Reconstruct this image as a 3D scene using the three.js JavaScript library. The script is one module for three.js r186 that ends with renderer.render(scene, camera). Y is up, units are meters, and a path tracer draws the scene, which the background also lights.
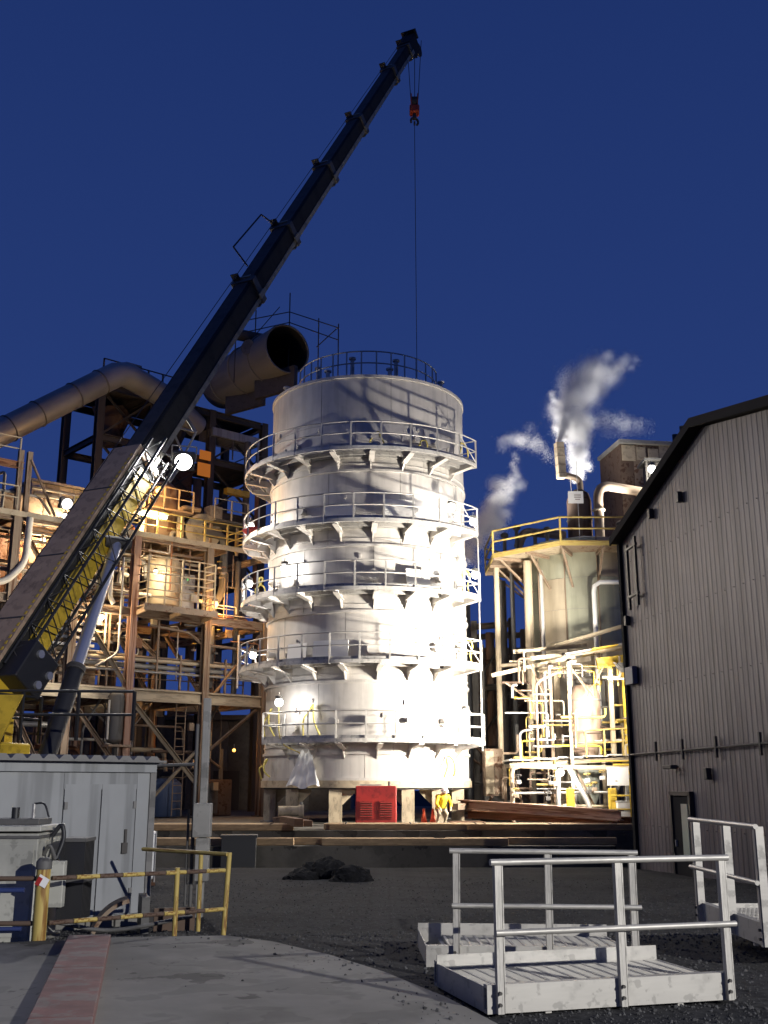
import * as THREE from 'three';
import { mergeGeometries } from 'three/addons/utils/BufferGeometryUtils.js';
import { MarchingCubes } from 'three/addons/objects/MarchingCubes.js';
import { RoundedBoxGeometry } from 'three/addons/geometries/RoundedBoxGeometry.js';

// ---------------------------------------------------------------- camera, sky, sun, exposure
const scene = new THREE.Scene();
const camera = new THREE.PerspectiveCamera(51.56, 768 / 1024, 0.1, 2000);
camera.position.set(0, 1.67, 0);
camera.rotation.set(THREE.MathUtils.degToRad(14.44), 0, 0);
scene.add(camera);

const renderer = new THREE.WebGLRenderer({ antialias: true });
renderer.setSize(768, 1024);
renderer.toneMapping = THREE.LinearToneMapping;
renderer.toneMappingExposure = 1.0;
renderer.shadowMap.enabled = true;

{ // clear twilight sky: deep blue, a little paler towards the horizon, the same all round
  const w = 256, h = 128, d = new Float32Array(w * h * 4);
  for (let j = 0; j < h; j++) {
    const el = (j + 0.5) / h * 180 - 90, t = Math.pow(Math.min(1, Math.max(0, el) / 55), 0.8);
    const c = [0.0262 + (0.0088 - 0.0262) * t, 0.0575 + (0.025 - 0.0575) * t, 0.222 + (0.122 - 0.222) * t];
    for (let i = 0; i < w; i++) { const k = (j * w + i) * 4; d[k] = c[0]; d[k + 1] = c[1]; d[k + 2] = c[2]; d[k + 3] = 1; }
  }
  const sky = new THREE.DataTexture(d, w, h, THREE.RGBAFormat, THREE.FloatType);
  sky.mapping = THREE.EquirectangularReflectionMapping;
  sky.magFilter = sky.minFilter = THREE.LinearFilter; sky.needsUpdate = true;
  scene.background = sky; scene.environment = sky;
}
{ // last light from below the horizon: almost nothing, very soft
  const sun = new THREE.DirectionalLight(0xb8c4ff, 0.03);
  sun.position.set(-60, 30, 60); sun.shadow.radius = 80; sun.castShadow = true;
  Object.assign(sun.shadow.camera, { left: -60, right: 60, top: 60, bottom: -60, far: 250 });
  scene.add(sun);
}

// ---------------------------------------------------------------- helpers
let seed = 20240;
const rnd = () => { seed = (seed + 0x6D2B79F5) | 0; let t = Math.imul(seed ^ (seed >>> 15), 1 | seed); t = (t + Math.imul(t ^ (t >>> 7), 61 | t)) ^ t; return ((t ^ (t >>> 14)) >>> 0) / 4294967296; };
const rr = (a, b) => a + (b - a) * rnd();
const gauss = () => (rnd() + rnd() + rnd() + rnd() - 2) * 1.0;
const V = (x, y, z) => new THREE.Vector3(x, y, z);
const v3 = a => Array.isArray(a) ? V(...a) : a.clone();
const rad = THREE.MathUtils.degToRad;

const taken = new Map();
function numbered(n) { const k = taken.get(n) || 0; taken.set(n, k + 1); return k ? `${n}_${String(k).padStart(3, '0')}` : n; }
function thing(name, label, category, pos = [0, 0, 0], turn = 0, group) {
  const o = new THREE.Group(); o.name = numbered(name); o.position.set(...pos); o.rotation.y = turn;
  o.userData = { label, category }; if (group) o.userData.group = group;
  scene.add(o); return o;
}
function single(name, geo, m, label, category, pos = [0, 0, 0], turn = 0, group) {
  const o = new THREE.Mesh(geo, m); o.name = numbered(name); o.position.set(...pos); o.rotation.y = turn;
  o.userData = { label, category }; if (group) o.userData.group = group;
  scene.add(o); return o;
}
function structure(name, geo, m, pos = [0, 0, 0]) { const o = new THREE.Mesh(geo, m); o.name = name; o.position.set(...pos); o.userData = { kind: 'structure' }; scene.add(o); return o; }
function part(parent, name, geo, m, pos, rot) {
  const o = new THREE.Mesh(geo, m); o.name = name;
  if (pos) o.position.set(...pos); if (rot) o.rotation.set(...rot);
  parent.add(o); return o;
}
function sub(parent, name, pos = [0, 0, 0], turn = 0) { const o = new THREE.Group(); o.name = name; o.position.set(...pos); o.rotation.y = turn; parent.add(o); return o; }
function copyOf(o, label, pos, turn = 0) { const c = o.clone(); c.name = numbered(o.name.replace(/_\d{3}$/, '')); c.userData = { ...o.userData, label }; c.position.set(...pos); c.rotation.y = turn; scene.add(c); return c; }

// geometries: boxes with uv in metres, shared by size
const boxes = new Map();
function box(w, h, d, bevel = 0) {
  const k = [w, h, d, bevel].map(x => x.toFixed(3)).join();
  if (boxes.has(k)) return boxes.get(k);
  let g;
  if (bevel > 0) g = new RoundedBoxGeometry(w, h, d, 1, Math.min(bevel, w / 2.01, h / 2.01, d / 2.01)); else g = new THREE.BoxGeometry(w, h, d);
  metric(g); boxes.set(k, g); return g;
}
function metric(g) { // uv in metres by the axis each face looks along
  const p = g.attributes.position, n = g.attributes.normal, uv = new Float32Array(p.count * 2);
  for (let i = 0; i < p.count; i++) {
    const ax = Math.abs(n.getX(i)), ay = Math.abs(n.getY(i)), az = Math.abs(n.getZ(i));
    if (ay >= ax && ay >= az) { uv[2 * i] = p.getX(i); uv[2 * i + 1] = p.getZ(i); }
    else if (ax >= az) { uv[2 * i] = p.getZ(i); uv[2 * i + 1] = p.getY(i); }
    else { uv[2 * i] = p.getX(i); uv[2 * i + 1] = p.getY(i); }
  }
  g.setAttribute('uv', new THREE.BufferAttribute(uv, 2)); return g;
}
const unitBox = new THREE.BoxGeometry(1, 1, 1), unitCyl = new THREE.CylinderGeometry(1, 1, 1, 10, 1), unitCylFine = new THREE.CylinderGeometry(1, 1, 1, 28, 1);
function profile(kind) { // steel sections of unit size, length along y
  const s = new THREE.Shape(), t = 0.12, w = 0.09;
  const pts = kind === 'I' ? [[-.5, -.5], [.5, -.5], [.5, -.5 + t], [w / 2, -.5 + t], [w / 2, .5 - t], [.5, .5 - t], [.5, .5], [-.5, .5], [-.5, .5 - t], [-w / 2, .5 - t], [-w / 2, -.5 + t], [-.5, -.5 + t]]
    : kind === 'L' ? [[-.5, -.5], [.5, -.5], [.5, -.38], [-.38, -.38], [-.38, .5], [-.5, .5]]
      : [[-.5, -.5], [.5, -.5], [.5, -.38], [-.36, -.38], [-.36, .38], [.5, .38], [.5, .5], [-.5, .5]];
  pts.forEach(([x, y], i) => i ? s.lineTo(x, y) : s.moveTo(x, y));
  const g = new THREE.ExtrudeGeometry(s, { depth: 1, bevelEnabled: false });
  g.translate(0, 0, -0.5); g.rotateX(-Math.PI / 2); return g;
}
const unitI = profile('I'), unitL = profile('L'), unitC = profile('C');
function orient(o, a, b, w, h) {
  a = v3(a); b = v3(b); const y = b.clone().sub(a), len = y.length(); y.normalize();
  const ref = Math.abs(y.y) > 0.98 ? V(0, 0, 1) : V(0, 1, 0);
  const x = y.clone().cross(ref).normalize(), z = x.clone().cross(y).normalize();
  const m = new THREE.Matrix4().makeBasis(x, y, z);
  o.quaternion.setFromRotationMatrix(m); o.scale.set(w, len, h); o.position.copy(a.add(b).multiplyScalar(0.5)); return o;
}
const beam = (p, name, a, b, w, h, m, g = unitBox) => orient(part(p, name, g, m), a, b, w, h);
const bar = (p, name, a, b, r, m) => orient(part(p, name, r > 0.12 ? unitCylFine : unitCyl, m), a, b, r, r);
function pathCurve(pts, fillet) { // a polyline with rounded corners
  const c = new THREE.CurvePath(), q = pts.map(v3); let from = q[0];
  for (let i = 1; i < q.length - 1; i++) {
    const d0 = q[i].clone().sub(q[i - 1]), d1 = q[i + 1].clone().sub(q[i]), f = Math.min(fillet, d0.length() * 0.45, d1.length() * 0.45);
    const a = q[i].clone().addScaledVector(d0.normalize(), -f), b = q[i].clone().addScaledVector(d1.normalize(), f);
    c.add(new THREE.LineCurve3(from, a)); c.add(new THREE.QuadraticBezierCurve3(a, q[i], b)); from = b;
  }
  c.add(new THREE.LineCurve3(from, q[q.length - 1])); return c;
}
function pipeGeo(pts, r, fillet = r * 3, seg = 12) {
  if (pts.length === 2) { const a = v3(pts[0]), b = v3(pts[1]); return new THREE.TubeGeometry(new THREE.LineCurve3(a, b), 1, r, seg); }
  return new THREE.TubeGeometry(pathCurve(pts, fillet), pts.length * 9, r, seg);
}
const pipe = (p, name, pts, r, m, fillet, seg) => part(p, name, pipeGeo(pts, r, fillet, seg), m);
const hose = (p, name, pts, r, m) => part(p, name, new THREE.TubeGeometry(new THREE.CatmullRomCurve3(pts.map(v3)), pts.length * 6, r, 7), m);
// a solid piece of a ring about the y axis, angle 0 towards +z, positive towards +x
function ring(r0, r1, y0, y1, a0, a1, n = 8) {
  const P = [], N = [], U = [], I = [];
  const q = (A, B, C, D, na, nb, uv) => { const k = P.length / 3; P.push(...A, ...B, ...C, ...D); N.push(...na, ...nb, ...nb, ...na); U.push(...uv); I.push(k, k + 1, k + 2, k, k + 2, k + 3); };
  const at = (r, y, a) => [r * Math.sin(a), y, r * Math.cos(a)];
  for (let i = 0; i < n; i++) {
    const a = a0 + (a1 - a0) * i / n, b = a0 + (a1 - a0) * (i + 1) / n, na = [Math.sin(a), 0, Math.cos(a)], nb = [Math.sin(b), 0, Math.cos(b)];
    const ua = r1 * a, ub = r1 * b;
    q(at(r1, y0, a), at(r1, y0, b), at(r1, y1, b), at(r1, y1, a), na, nb, [ua, y0, ub, y0, ub, y1, ua, y1]);
    if (r0 > 0) q(at(r0, y0, b), at(r0, y0, a), at(r0, y1, a), at(r0, y1, b), nb.map(x => -x), na.map(x => -x), [ub, y0, ua, y0, ua, y1, ub, y1]);
    q(at(r0, y1, a), at(r1, y1, a), at(r1, y1, b), at(r0, y1, b), [0, 1, 0], [0, 1, 0], [ua, r0, ua, r1, ub, r1, ub, r0]);
    q(at(r1, y0, a), at(r0, y0, a), at(r0, y0, b), at(r1, y0, b), [0, -1, 0], [0, -1, 0], [ua, r1, ua, r0, ub, r0, ub, r1]);
  }
  if (a1 - a0 < 2 * Math.PI - 1e-4) for (const [a, s] of [[a0, -1], [a1, 1]]) {
    const nn = [s * Math.cos(a), 0, -s * Math.sin(a)], c = [at(r0, y0, a), at(r1, y0, a), at(r1, y1, a), at(r0, y1, a)];
    if (s > 0) c.reverse(); q(...c, nn, nn, [r0, y0, r1, y0, r1, y1, r0, y1]);
  }
  const g = new THREE.BufferGeometry();
  g.setAttribute('position', new THREE.Float32BufferAttribute(P, 3)); g.setAttribute('normal', new THREE.Float32BufferAttribute(N, 3)); g.setAttribute('uv', new THREE.Float32BufferAttribute(U, 2)); g.setIndex(I); return g;
}
class Arc extends THREE.Curve { constructor(r, y, a0, a1) { super(); Object.assign(this, { r, y, a0, a1 }); } getPoint(t, o = V(0, 0, 0)) { const a = this.a0 + (this.a1 - this.a0) * t; return o.set(this.r * Math.sin(a), this.y, this.r * Math.cos(a)); } }
const arcTube = (r, y, a0, a1, t) => new THREE.TubeGeometry(new Arc(r, y, a0, a1), Math.max(4, Math.round(Math.abs(a1 - a0) * 12)), t, 6);
function extrude(pts, depth, bevel = 0) { const s = new THREE.Shape(); pts.forEach(([x, y], i) => i ? s.lineTo(x, y) : s.moveTo(x, y)); return metric(new THREE.ExtrudeGeometry(s, { depth, bevelEnabled: bevel > 0, bevelSize: bevel, bevelThickness: bevel, bevelSegments: 1 })); }
const lathe = (pts, seg = 24) => new THREE.LatheGeometry(pts.map(([x, y]) => new THREE.Vector2(x, y)), seg);

// ---------------------------------------------------------------- procedural surfaces
function lattice(n, s) { let k = s; const r = () => { k = (k * 1664525 + 1013904223) >>> 0; return k / 4294967296; }; return Float32Array.from({ length: n * n }, r); }
function tileNoise(n, s, ny = n) { const L = lattice(Math.max(n, ny), s); return (u, v) => { const x = u * n, y = v * ny, i = Math.floor(x), j = Math.floor(y), f = x - i, g = y - j, a = f * f * (3 - 2 * f), b = g * g * (3 - 2 * g); const at = (p, q) => L[((q % ny + ny) % ny) * n + ((p % n + n) % n)]; return (at(i, j) * (1 - a) + at(i + 1, j) * a) * (1 - b) + (at(i, j + 1) * (1 - a) + at(i + 1, j + 1) * a) * b; }; }
function fbm(n, s, oct = 5, ny = n) { const l = []; for (let o = 0; o < oct; o++) l.push(tileNoise(n << o, s + 7 * o, ny << o)); return (u, v) => { let a = 0, w = 0.5, t = 0; for (const f of l) { a += f(u, v) * w; t += w; w *= 0.55; } return a / t; }; }
function tex(size, fn, srgb = true, repeat = [0.5, 0.5]) {
  const d = new Uint8Array(size * size * 4);
  for (let j = 0; j < size; j++) for (let i = 0; i < size; i++) { const c = fn((i + 0.5) / size, (j + 0.5) / size), k = (j * size + i) * 4; for (let q = 0; q < 3; q++) d[k + q] = Math.max(0, Math.min(255, (Array.isArray(c) ? c[q] : c) * 255)); d[k + 3] = 255; }
  const t = new THREE.DataTexture(d, size, size); t.wrapS = t.wrapT = THREE.RepeatWrapping; t.magFilter = THREE.LinearFilter; t.minFilter = THREE.LinearMipmapLinearFilter; t.generateMipmaps = true;
  if (srgb) t.colorSpace = THREE.SRGBColorSpace; t.repeat.set(...repeat); t.needsUpdate = true; return t;
}
const clamp01 = x => Math.max(0, Math.min(1, x)), step = (a, b, x) => { const t = clamp01((x - a) / (b - a)); return t * t * (3 - 2 * t); };
const nA = fbm(4, 11, 6), nB = fbm(3, 51, 6), nC = fbm(8, 91, 5), nD = fbm(16, 131, 4), nE = fbm(24, 171, 4, 3), nF = fbm(3, 191, 4, 30);
// mottled paint with stains that have an outline
const grimeMap = tex(512, (u, v) => { const s = step(0.48, 0.68, nA(u, v)) * 0.12 + step(0.58, 0.66, nD(u, v)) * 0.1; const k = 0.88 + 0.12 * nC(u, v) - s; return [k, k * 0.985, k * 0.965]; });
const rustMap = tex(512, (u, v) => { const k = 0.8 + 0.2 * nC(u, v), r = step(0.54, 0.66, nC(u, v) * 0.5 + nD(u, v) * 0.5); return [k * (1 - 0.3 * r), k * (1 - 0.42 * r), k * (1 - 0.5 * r)]; });
const streakMap = tex(512, (u, v) => { const s = nE(u, v); const k = 0.9 + 0.1 * nD(u, v) - 0.13 * step(0.46, 0.7, s); return [k, k * 0.99, k * 0.975]; }, true, [0.25, 0.12]);
const steelMap = tex(512, (u, v) => { const p = step(0.42, 0.7, nA(u, v)) * 0.05 + step(0.45, 0.7, nE(u, v)) * 0.05; const k = 0.95 + 0.05 * nD(u, v) - p; return [k, k * 0.99, k * 0.98]; }, true, [0.22, 0.22]);
const scuffMap = tex(512, (u, v) => { const s = step(0.42, 0.75, nA(u, v)) * 0.08 + step(0.6, 0.7, nD(u, v)) * 0.12 + step(0.56, 0.72, nC(u, v)) * 0.07; const k = 0.92 + 0.08 * nF(u, v) - s; return [k, k * 0.98, k * 0.95]; }, true, [0.9, 0.9]);
const roughMap = tex(256, (u, v) => 0.75 + 0.25 * nC(u, v), false);
const concreteMap = tex(1024, (u, v) => { let k = 0.78 + 0.14 * nA(u, v) + 0.12 * nD(u, v); k -= 0.16 * step(0.46, 0.66, nB(u, v)); k -= 0.1 * step(0.58, 0.66, nD(u, v)); const cr = Math.abs(nB(u * 2, v * 2) - 0.5); k -= 0.22 * (1 - step(0.0, 0.006, cr)) * step(0.45, 0.55, nA(u, v)); k -= 0.25 * step(0.62, 0.65, nA(u * 3, v * 3)); return [k, k * 0.985, k * 0.95]; }, true, [0.16, 0.16]);
const concreteBump = tex(512, (u, v) => 0.5 * nD(u, v) + 0.5 * nC(u, v), false, [0.5, 0.5]);
const gravelMap = tex(1024, (u, v) => { const g = nD(u * 4, v * 4) * 0.6 + nC(u * 8, v * 8) * 0.4; const k = 0.55 + 0.6 * g - 0.1 * step(0.4, 0.7, nB(u, v)); return [k, k * 0.985, k * 0.97]; }, true, [0.3, 0.3]);
const gravelBump = tex(1024, (u, v) => nD(u * 4, v * 4) * 0.6 + nC(u * 8, v * 8) * 0.4, false, [0.3, 0.3]);
const woodMap = tex(512, (u, v) => { const g = nF(u, v) * 0.6 + nD(u, v) * 0.4; const k = 0.65 + 0.5 * (g - 0.3); return [k, k * 0.93, k * 0.84]; }, true, [0.4, 1]);
const redMap = tex(512, (u, v) => { const r = step(0.44, 0.6, nA(u, v) * 0.5 + nD(u, v) * 0.5), k = 0.8 + 0.3 * nC(u, v); return [k * 0.72, k * (0.52 + 0.13 * r), k * (0.49 + 0.13 * r)]; }, true, [0.7, 0.7]);
const grainBump = tex(256, (u, v) => nD(u, v), false, [1, 1]);

function M(c, o = {}) { const { rough = 0.7, metal = 0, ...r } = o; const m = new THREE.MeshPhysicalMaterial({ roughness: rough, metalness: metal, ...r }); if (Array.isArray(c)) m.color.setRGB(...c); else m.color.set(c); return m; }
const mat = {
  shell: M([0.56, 0.545, 0.525], { rough: 0.6, metal: 0.3, map: steelMap, roughnessMap: roughMap }),
  shellB: M([0.545, 0.53, 0.512], { rough: 0.62, metal: 0.3, map: steelMap, roughnessMap: roughMap }),
  shellC: M([0.575, 0.558, 0.535], { rough: 0.58, metal: 0.3, map: steelMap, roughnessMap: roughMap }),
  backing: M([0.22, 0.21, 0.2], { rough: 0.9 }),
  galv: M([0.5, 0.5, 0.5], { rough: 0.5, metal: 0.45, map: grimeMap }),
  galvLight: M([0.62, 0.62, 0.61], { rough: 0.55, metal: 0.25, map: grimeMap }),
  alu: M([0.5, 0.5, 0.485], { rough: 0.55, metal: 0.35, map: scuffMap, roughnessMap: roughMap }),
  tan: M([0.31, 0.23, 0.16], { rough: 0.75, map: rustMap }),
  cream: M([0.48, 0.41, 0.3], { rough: 0.7, map: grimeMap }),
  pink: M([0.42, 0.26, 0.19], { rough: 0.75, map: rustMap }),
  rust: M([0.3, 0.14, 0.07], { rough: 0.85, map: rustMap }),
  brown: M([0.13, 0.085, 0.06], { rough: 0.85, map: rustMap }),
  dark: M([0.075, 0.07, 0.066], { rough: 0.7, map: grimeMap }),
  ductLagged: M([0.2, 0.195, 0.185], { rough: 0.8, map: streakMap }),
  darkGrey: M([0.11, 0.11, 0.11], { rough: 0.65, map: grimeMap }),
  tankGreen: M([0.34, 0.35, 0.27], { rough: 0.45, metal: 0.3, map: steelMap }), tankTan: M([0.4, 0.35, 0.26], { rough: 0.5, metal: 0.25, map: steelMap }),
  grey: M([0.3, 0.3, 0.29], { rough: 0.65, map: grimeMap }),
  duct: M([0.42, 0.42, 0.41], { rough: 0.5, metal: 0.4, map: streakMap }),
  black: M([0.018, 0.018, 0.02], { rough: 0.5 }),
  rubber: M([0.014, 0.014, 0.015], { rough: 0.95, specularIntensity: 0.2 }),
  yellow: M([0.72, 0.5, 0.04], { rough: 0.5, map: grimeMap, clearcoat: 0.2 }),
  railYellow: M([0.56, 0.42, 0.12], { rough: 0.65, map: rustMap }),
  hose: M([0.55, 0.46, 0.12], { rough: 0.6 }),
  boomTop: M([0.5, 0.36, 0.25], { rough: 0.7, map: grimeMap }),
  boom: M([0.032, 0.032, 0.032], { rough: 0.75, specularIntensity: 0.4, map: grimeMap }),
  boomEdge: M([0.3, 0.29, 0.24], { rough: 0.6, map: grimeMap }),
  chrome: M([0.7, 0.7, 0.72], { rough: 0.3, metal: 0.8 }),
  white: M([0.78, 0.77, 0.74], { rough: 0.6 }),
  whitePipe: M([0.66, 0.64, 0.58], { rough: 0.6, map: grimeMap }),
  red: M([0.42, 0.03, 0.025], { rough: 0.45, map: grimeMap, clearcoat: 0.3 }),
  redHook: M([0.42, 0.06, 0.02], { rough: 0.5 }),
  clad: [[0.128, 0.115, 0.126], [0.124, 0.111, 0.122], [0.132, 0.118, 0.129]].map(c => M(c, { rough: 0.55, metal: 0.15, map: streakMap })),
  trim: M([0.022, 0.021, 0.022], { rough: 0.95, specularIntensity: 0.2 }),
  shed: M([0.3, 0.315, 0.33], { rough: 0.6, map: streakMap }),
  shedTrim: M([0.2, 0.2, 0.2], { rough: 0.6, map: grimeMap }),
  cabinet: M([0.5, 0.51, 0.47], { rough: 0.5, map: grimeMap }),
  concrete: M([0.25, 0.247, 0.238], { rough: 0.9, map: concreteMap, bumpMap: concreteBump, bumpScale: 0.006 }),
  concreteDark: M([0.15, 0.14, 0.125], { rough: 0.95, map: concreteMap, bumpMap: concreteBump, bumpScale: 0.01 }),
  gravel: M([0.06, 0.062, 0.066], { rough: 1, specularIntensity: 0.12, map: gravelMap, bumpMap: gravelBump, bumpScale: 0.012 }),
  wood: [[0.62, 0.5, 0.34], [0.54, 0.43, 0.29], [0.68, 0.57, 0.41]].map(c => M(c, { rough: 0.85, map: woodMap, bumpMap: woodMap, bumpScale: 0.004 })),
  woodDark: M([0.16, 0.085, 0.05], { rough: 0.85, map: woodMap }),
  kerb: M([0.42, 0.4, 0.4], { rough: 0.85, map: redMap, bumpMap: concreteBump, bumpScale: 0.005 }),
  blue: M([0.03, 0.05, 0.17], { rough: 0.5, map: grimeMap }),
  glass: M([0.9, 0.95, 0.9], { rough: 0.05, transmission: 1, thickness: 0 }),
  steam: M([0.95, 0.95, 0.96], { rough: 1, transmission: 0.5, thickness: 0, side: THREE.DoubleSide }),
};
const glow = (c, k) => { const m = M([0.8, 0.8, 0.8], { rough: 0.4 }); m.emissive.setRGB(...c); m.emissiveIntensity = k; return m; };
const glowWhite = glow([1, 0.97, 0.9], 9), glowWarm = glow([1, 0.85, 0.55], 7), glowOrange = glow([1, 0.42, 0.06], 5), glowWindow = glow([1, 0.3, 0.03], 0.3);
glowWindow.color.setRGB(0.25, 0.08, 0.02);
const mulC = (c, k) => new THREE.Color().setRGB(c[0] * k, c[1] * k, c[2] * k);

// a handrail along a line: posts, a top rail and a middle rail, as one part of its thing
function handrail(p, pts, m, { h = 1.07, gap = 1.25, r = 0.028, rails = [1, 0.52], toe = 0, toeM = m, post = 0.032 } = {}) {
  const g = sub(p, 'handrail'), q = pts.map(v3);
  for (let i = 0; i < q.length - 1; i++) {
    const n = Math.max(1, Math.round(q[i].distanceTo(q[i + 1]) / gap));
    for (let k = i ? 1 : 0; k <= n; k++) { const b = q[i].clone().lerp(q[i + 1], k / n); beam(g, 'post', b, b.clone().add(V(0, h, 0)), post * 2, post * 2, m); }
    for (const f of rails) bar(g, 'rail', q[i].clone().add(V(0, h * f, 0)), q[i + 1].clone().add(V(0, h * f, 0)), r, m);
    if (toe) beam(g, 'toe_board', q[i].clone().add(V(0, toe / 2 + 0.01, 0)), q[i + 1].clone().add(V(0, toe / 2 + 0.01, 0)), 0.012, toe, toeM);
  }
  return g;
}
// a square floodlight: housing, glowing front, yoke; its own light stands just before the glass
function flood(label, pos, target, size, cd, color = [1, 0.96, 0.9], o = {}) {
  const t = thing('flood_lamp', label, 'lamp', pos);
  const look = new THREE.Object3D(); look.position.set(...pos); look.lookAt(...target); t.quaternion.copy(look.quaternion);
  part(t, 'housing', box(size * 1.1, size * 0.9, size * 0.4, 0.02), mat.darkGrey, [0, 0, -size * 0.25]);
  for (let k = -2; k <= 2; k++) part(t, 'cooling_fin', box(0.012, size * 0.8, size * 0.2), mat.darkGrey, [k * size * 0.2, 0, -size * 0.5]);
  part(t, 'lens', new THREE.CylinderGeometry(size * 0.44, size * 0.44, 0.03, 28), o.glow || glowWhite, [0, 0, -size * 0.035], [Math.PI / 2, 0, 0]); part(t, 'bezel', new THREE.TorusGeometry(size * 0.45, 0.02, 8, 28), mat.darkGrey, [0, 0, -size * 0.03]);
  bar(t, 'yoke', [-size * 0.6, 0, -size * 0.25], [-size * 0.6, size * 0.75, -size * 0.25], 0.02, mat.galv); bar(t, 'yoke', [size * 0.6, 0, -size * 0.25], [size * 0.6, size * 0.75, -size * 0.25], 0.02, mat.galv); bar(t, 'yoke', [-size * 0.6, size * 0.75, -size * 0.25], [size * 0.6, size * 0.75, -size * 0.25], 0.02, mat.galv);
  const dir = V(...target).sub(V(...pos)).normalize(), at = V(...pos).addScaledVector(dir, 0.06);
  const L = new THREE.SpotLight(mulC(color, 1), cd, 0, o.angle || rad(75), 1, 2);
  L.position.copy(at); L.target.position.set(...target); L.castShadow = true; L.shadow.radius = o.soft || size / 0.04; scene.add(L, L.target);
  return t;
}
// a small bulkhead lamp with its light inside the globe
const globe = new THREE.SphereGeometry(1, 14, 10);
function bulb(label, pos, r, cd, color, m, name = 'work_lamp') {
  const t = thing(name, label, 'lamp', pos);
  part(t, 'globe', globe, m).scale.setScalar(r);
  part(t, 'cap', new THREE.CylinderGeometry(r * 0.9, r * 1.0, r * 0.7, 12), mat.darkGrey, [0, r * 1.2, 0]);
  bar(t, 'stem', [0, r * 1.4, 0], [0, r * 1.4 + 0.18, 0], 0.018, mat.galv);
  const L = new THREE.PointLight(mulC(color, 1), cd, 0, 2); L.position.set(...pos); L.castShadow = true; L.shadow.radius = r / 0.02; scene.add(L);
  return t;
}

// ---------------------------------------------------------------- ground, apron, pad
const groundKeys = [[-400, 0], [12, 0], [16, -0.25], [24, -0.45], [31, -0.6], [36, -0.9], [60, -0.9], [500, -0.9]];
function groundY(Z) { for (let i = 1; i < groundKeys.length; i++) if (Z <= groundKeys[i][0]) { const [a, ya] = groundKeys[i - 1], [b, yb] = groundKeys[i]; const t = (Z - a) / (b - a); return ya + (yb - ya) * t * t * (3 - 2 * t); } return -0.9; }
const dirt = fbm(6, 301, 5);
function bumpy(x, Z) { const k = clamp01((Z - 7) / 3) * clamp01((34 - Z) / 4); return k * (0.14 * (dirt(x * 0.045 + 0.3, Z * 0.045) - 0.5) + 0.035 * (dirt(x * 0.21, Z * 0.21 + 0.4) - 0.5)); }
{
  const xs = [], zs = [];
  for (let x = -400; x < -24; x += 47) xs.push(x); for (let x = -24; x <= 24; x += 0.22) xs.push(x); for (let x = 60; x <= 400; x += 45) xs.push(x);
  for (let z = -100; z < 5; z += 15) zs.push(z); for (let z = 5; z <= 38; z += 0.2) zs.push(z); for (let z = 45; z <= 500; z += 45) zs.push(z);
  const P = [], U = [], I = [];
  for (const Z of zs) for (const x of xs) { P.push(x, groundY(Z) + bumpy(x, Z), -Z); U.push(x, Z); }
  const n = xs.length; for (let j = 0; j < zs.length - 1; j++) for (let i = 0; i < n - 1; i++) { const a = j * n + i; I.push(a, a + 1, a + n + 1, a, a + n + 1, a + n); }
  const g = new THREE.BufferGeometry(); g.setAttribute('position', new THREE.Float32BufferAttribute(P, 3)); g.setAttribute('uv', new THREE.Float32BufferAttribute(U, 2)); g.setIndex(I); g.computeVertexNormals();
  structure('ground', g, mat.gravel);
}
{ // concrete apron the camera stands on
  const s = new THREE.Shape(); [[-40, 12], [-20, -11.9 + 0.1], [-4.06, -12.0], [-2.9, -12.42], [-1.75, -12.55], [-1.2, -12.1], [-0.55, -11.2], [0.0, -10.2], [0.5, -9.0], [1.0, -7.4], [1.5, -6], [2.2, -2], [2.4, 12]].forEach(([x, z], i) => i ? s.lineTo(x, -z) : s.moveTo(x, -z));
  const g = new THREE.ExtrudeGeometry(s, { depth: 0.13, bevelEnabled: false }); g.rotateX(-Math.PI / 2); metric(g);
  structure('concrete_apron', g, mat.concrete, [0, -0.075, 0]);
}
// loose stones on the gravel
{
  const src = new THREE.DodecahedronGeometry(1, 0), p = src.attributes.position; for (let i = 0; i < p.count; i++) { const k = 1 + 0.25 * Math.sin(p.getX(i) * 7 + p.getY(i) * 3) ; p.setXYZ(i, p.getX(i) * k, p.getY(i) * k * 0.7, p.getZ(i) * k); } src.computeVertexNormals();
  const n = 42000, im = new THREE.InstancedMesh(src, M([0.085, 0.085, 0.087], { rough: 1, specularIntensity: 0.12 }), n), m4 = new THREE.Matrix4(), q = new THREE.Quaternion(), e = new THREE.Euler(), col = new THREE.Color();
  const onApron = (x, Z) => Z < 12.4 && x < (Z > 11.4 ? -0.55 - (Z - 11.4) * 1.1 : Z > 9.3 ? 0.35 - (Z - 9.3) * 0.43 : 2.4 - (Z - 2) * 0.28);
  let k = 0; while (k < n) {
    const Z = 6.5 + 20 * Math.pow(rnd(), 1.5), x = rr(-0.42, 0.42) * (Z + 2); if (onApron(x - 0.15, Z) && rnd() > (onApron(x + 0.35, Z + 0.25) ? 0.004 : 0.12)) continue;
    const s = 0.004 + 0.015 * Math.pow(rnd(), 4); e.set(rr(0, 6), rr(0, 6), rr(0, 6)); q.setFromEuler(e);
    m4.compose(V(x, groundY(Z) + bumpy(x, Z) + s * 0.25 + (onApron(x, Z) ? 0.055 : 0), -Z), q, V(s, s, s)); im.setMatrixAt(k, m4); const c = rr(0.5, 1.25); im.setColorAt(k, col.setRGB(c, c * 0.99, c * 0.97)); k++;
  }
  im.name = 'gravel'; im.userData = { kind: 'stuff', label: 'loose grey gravel scattered over the yard', category: 'gravel' }; scene.add(im);
}
const padY = 0.2;
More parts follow.
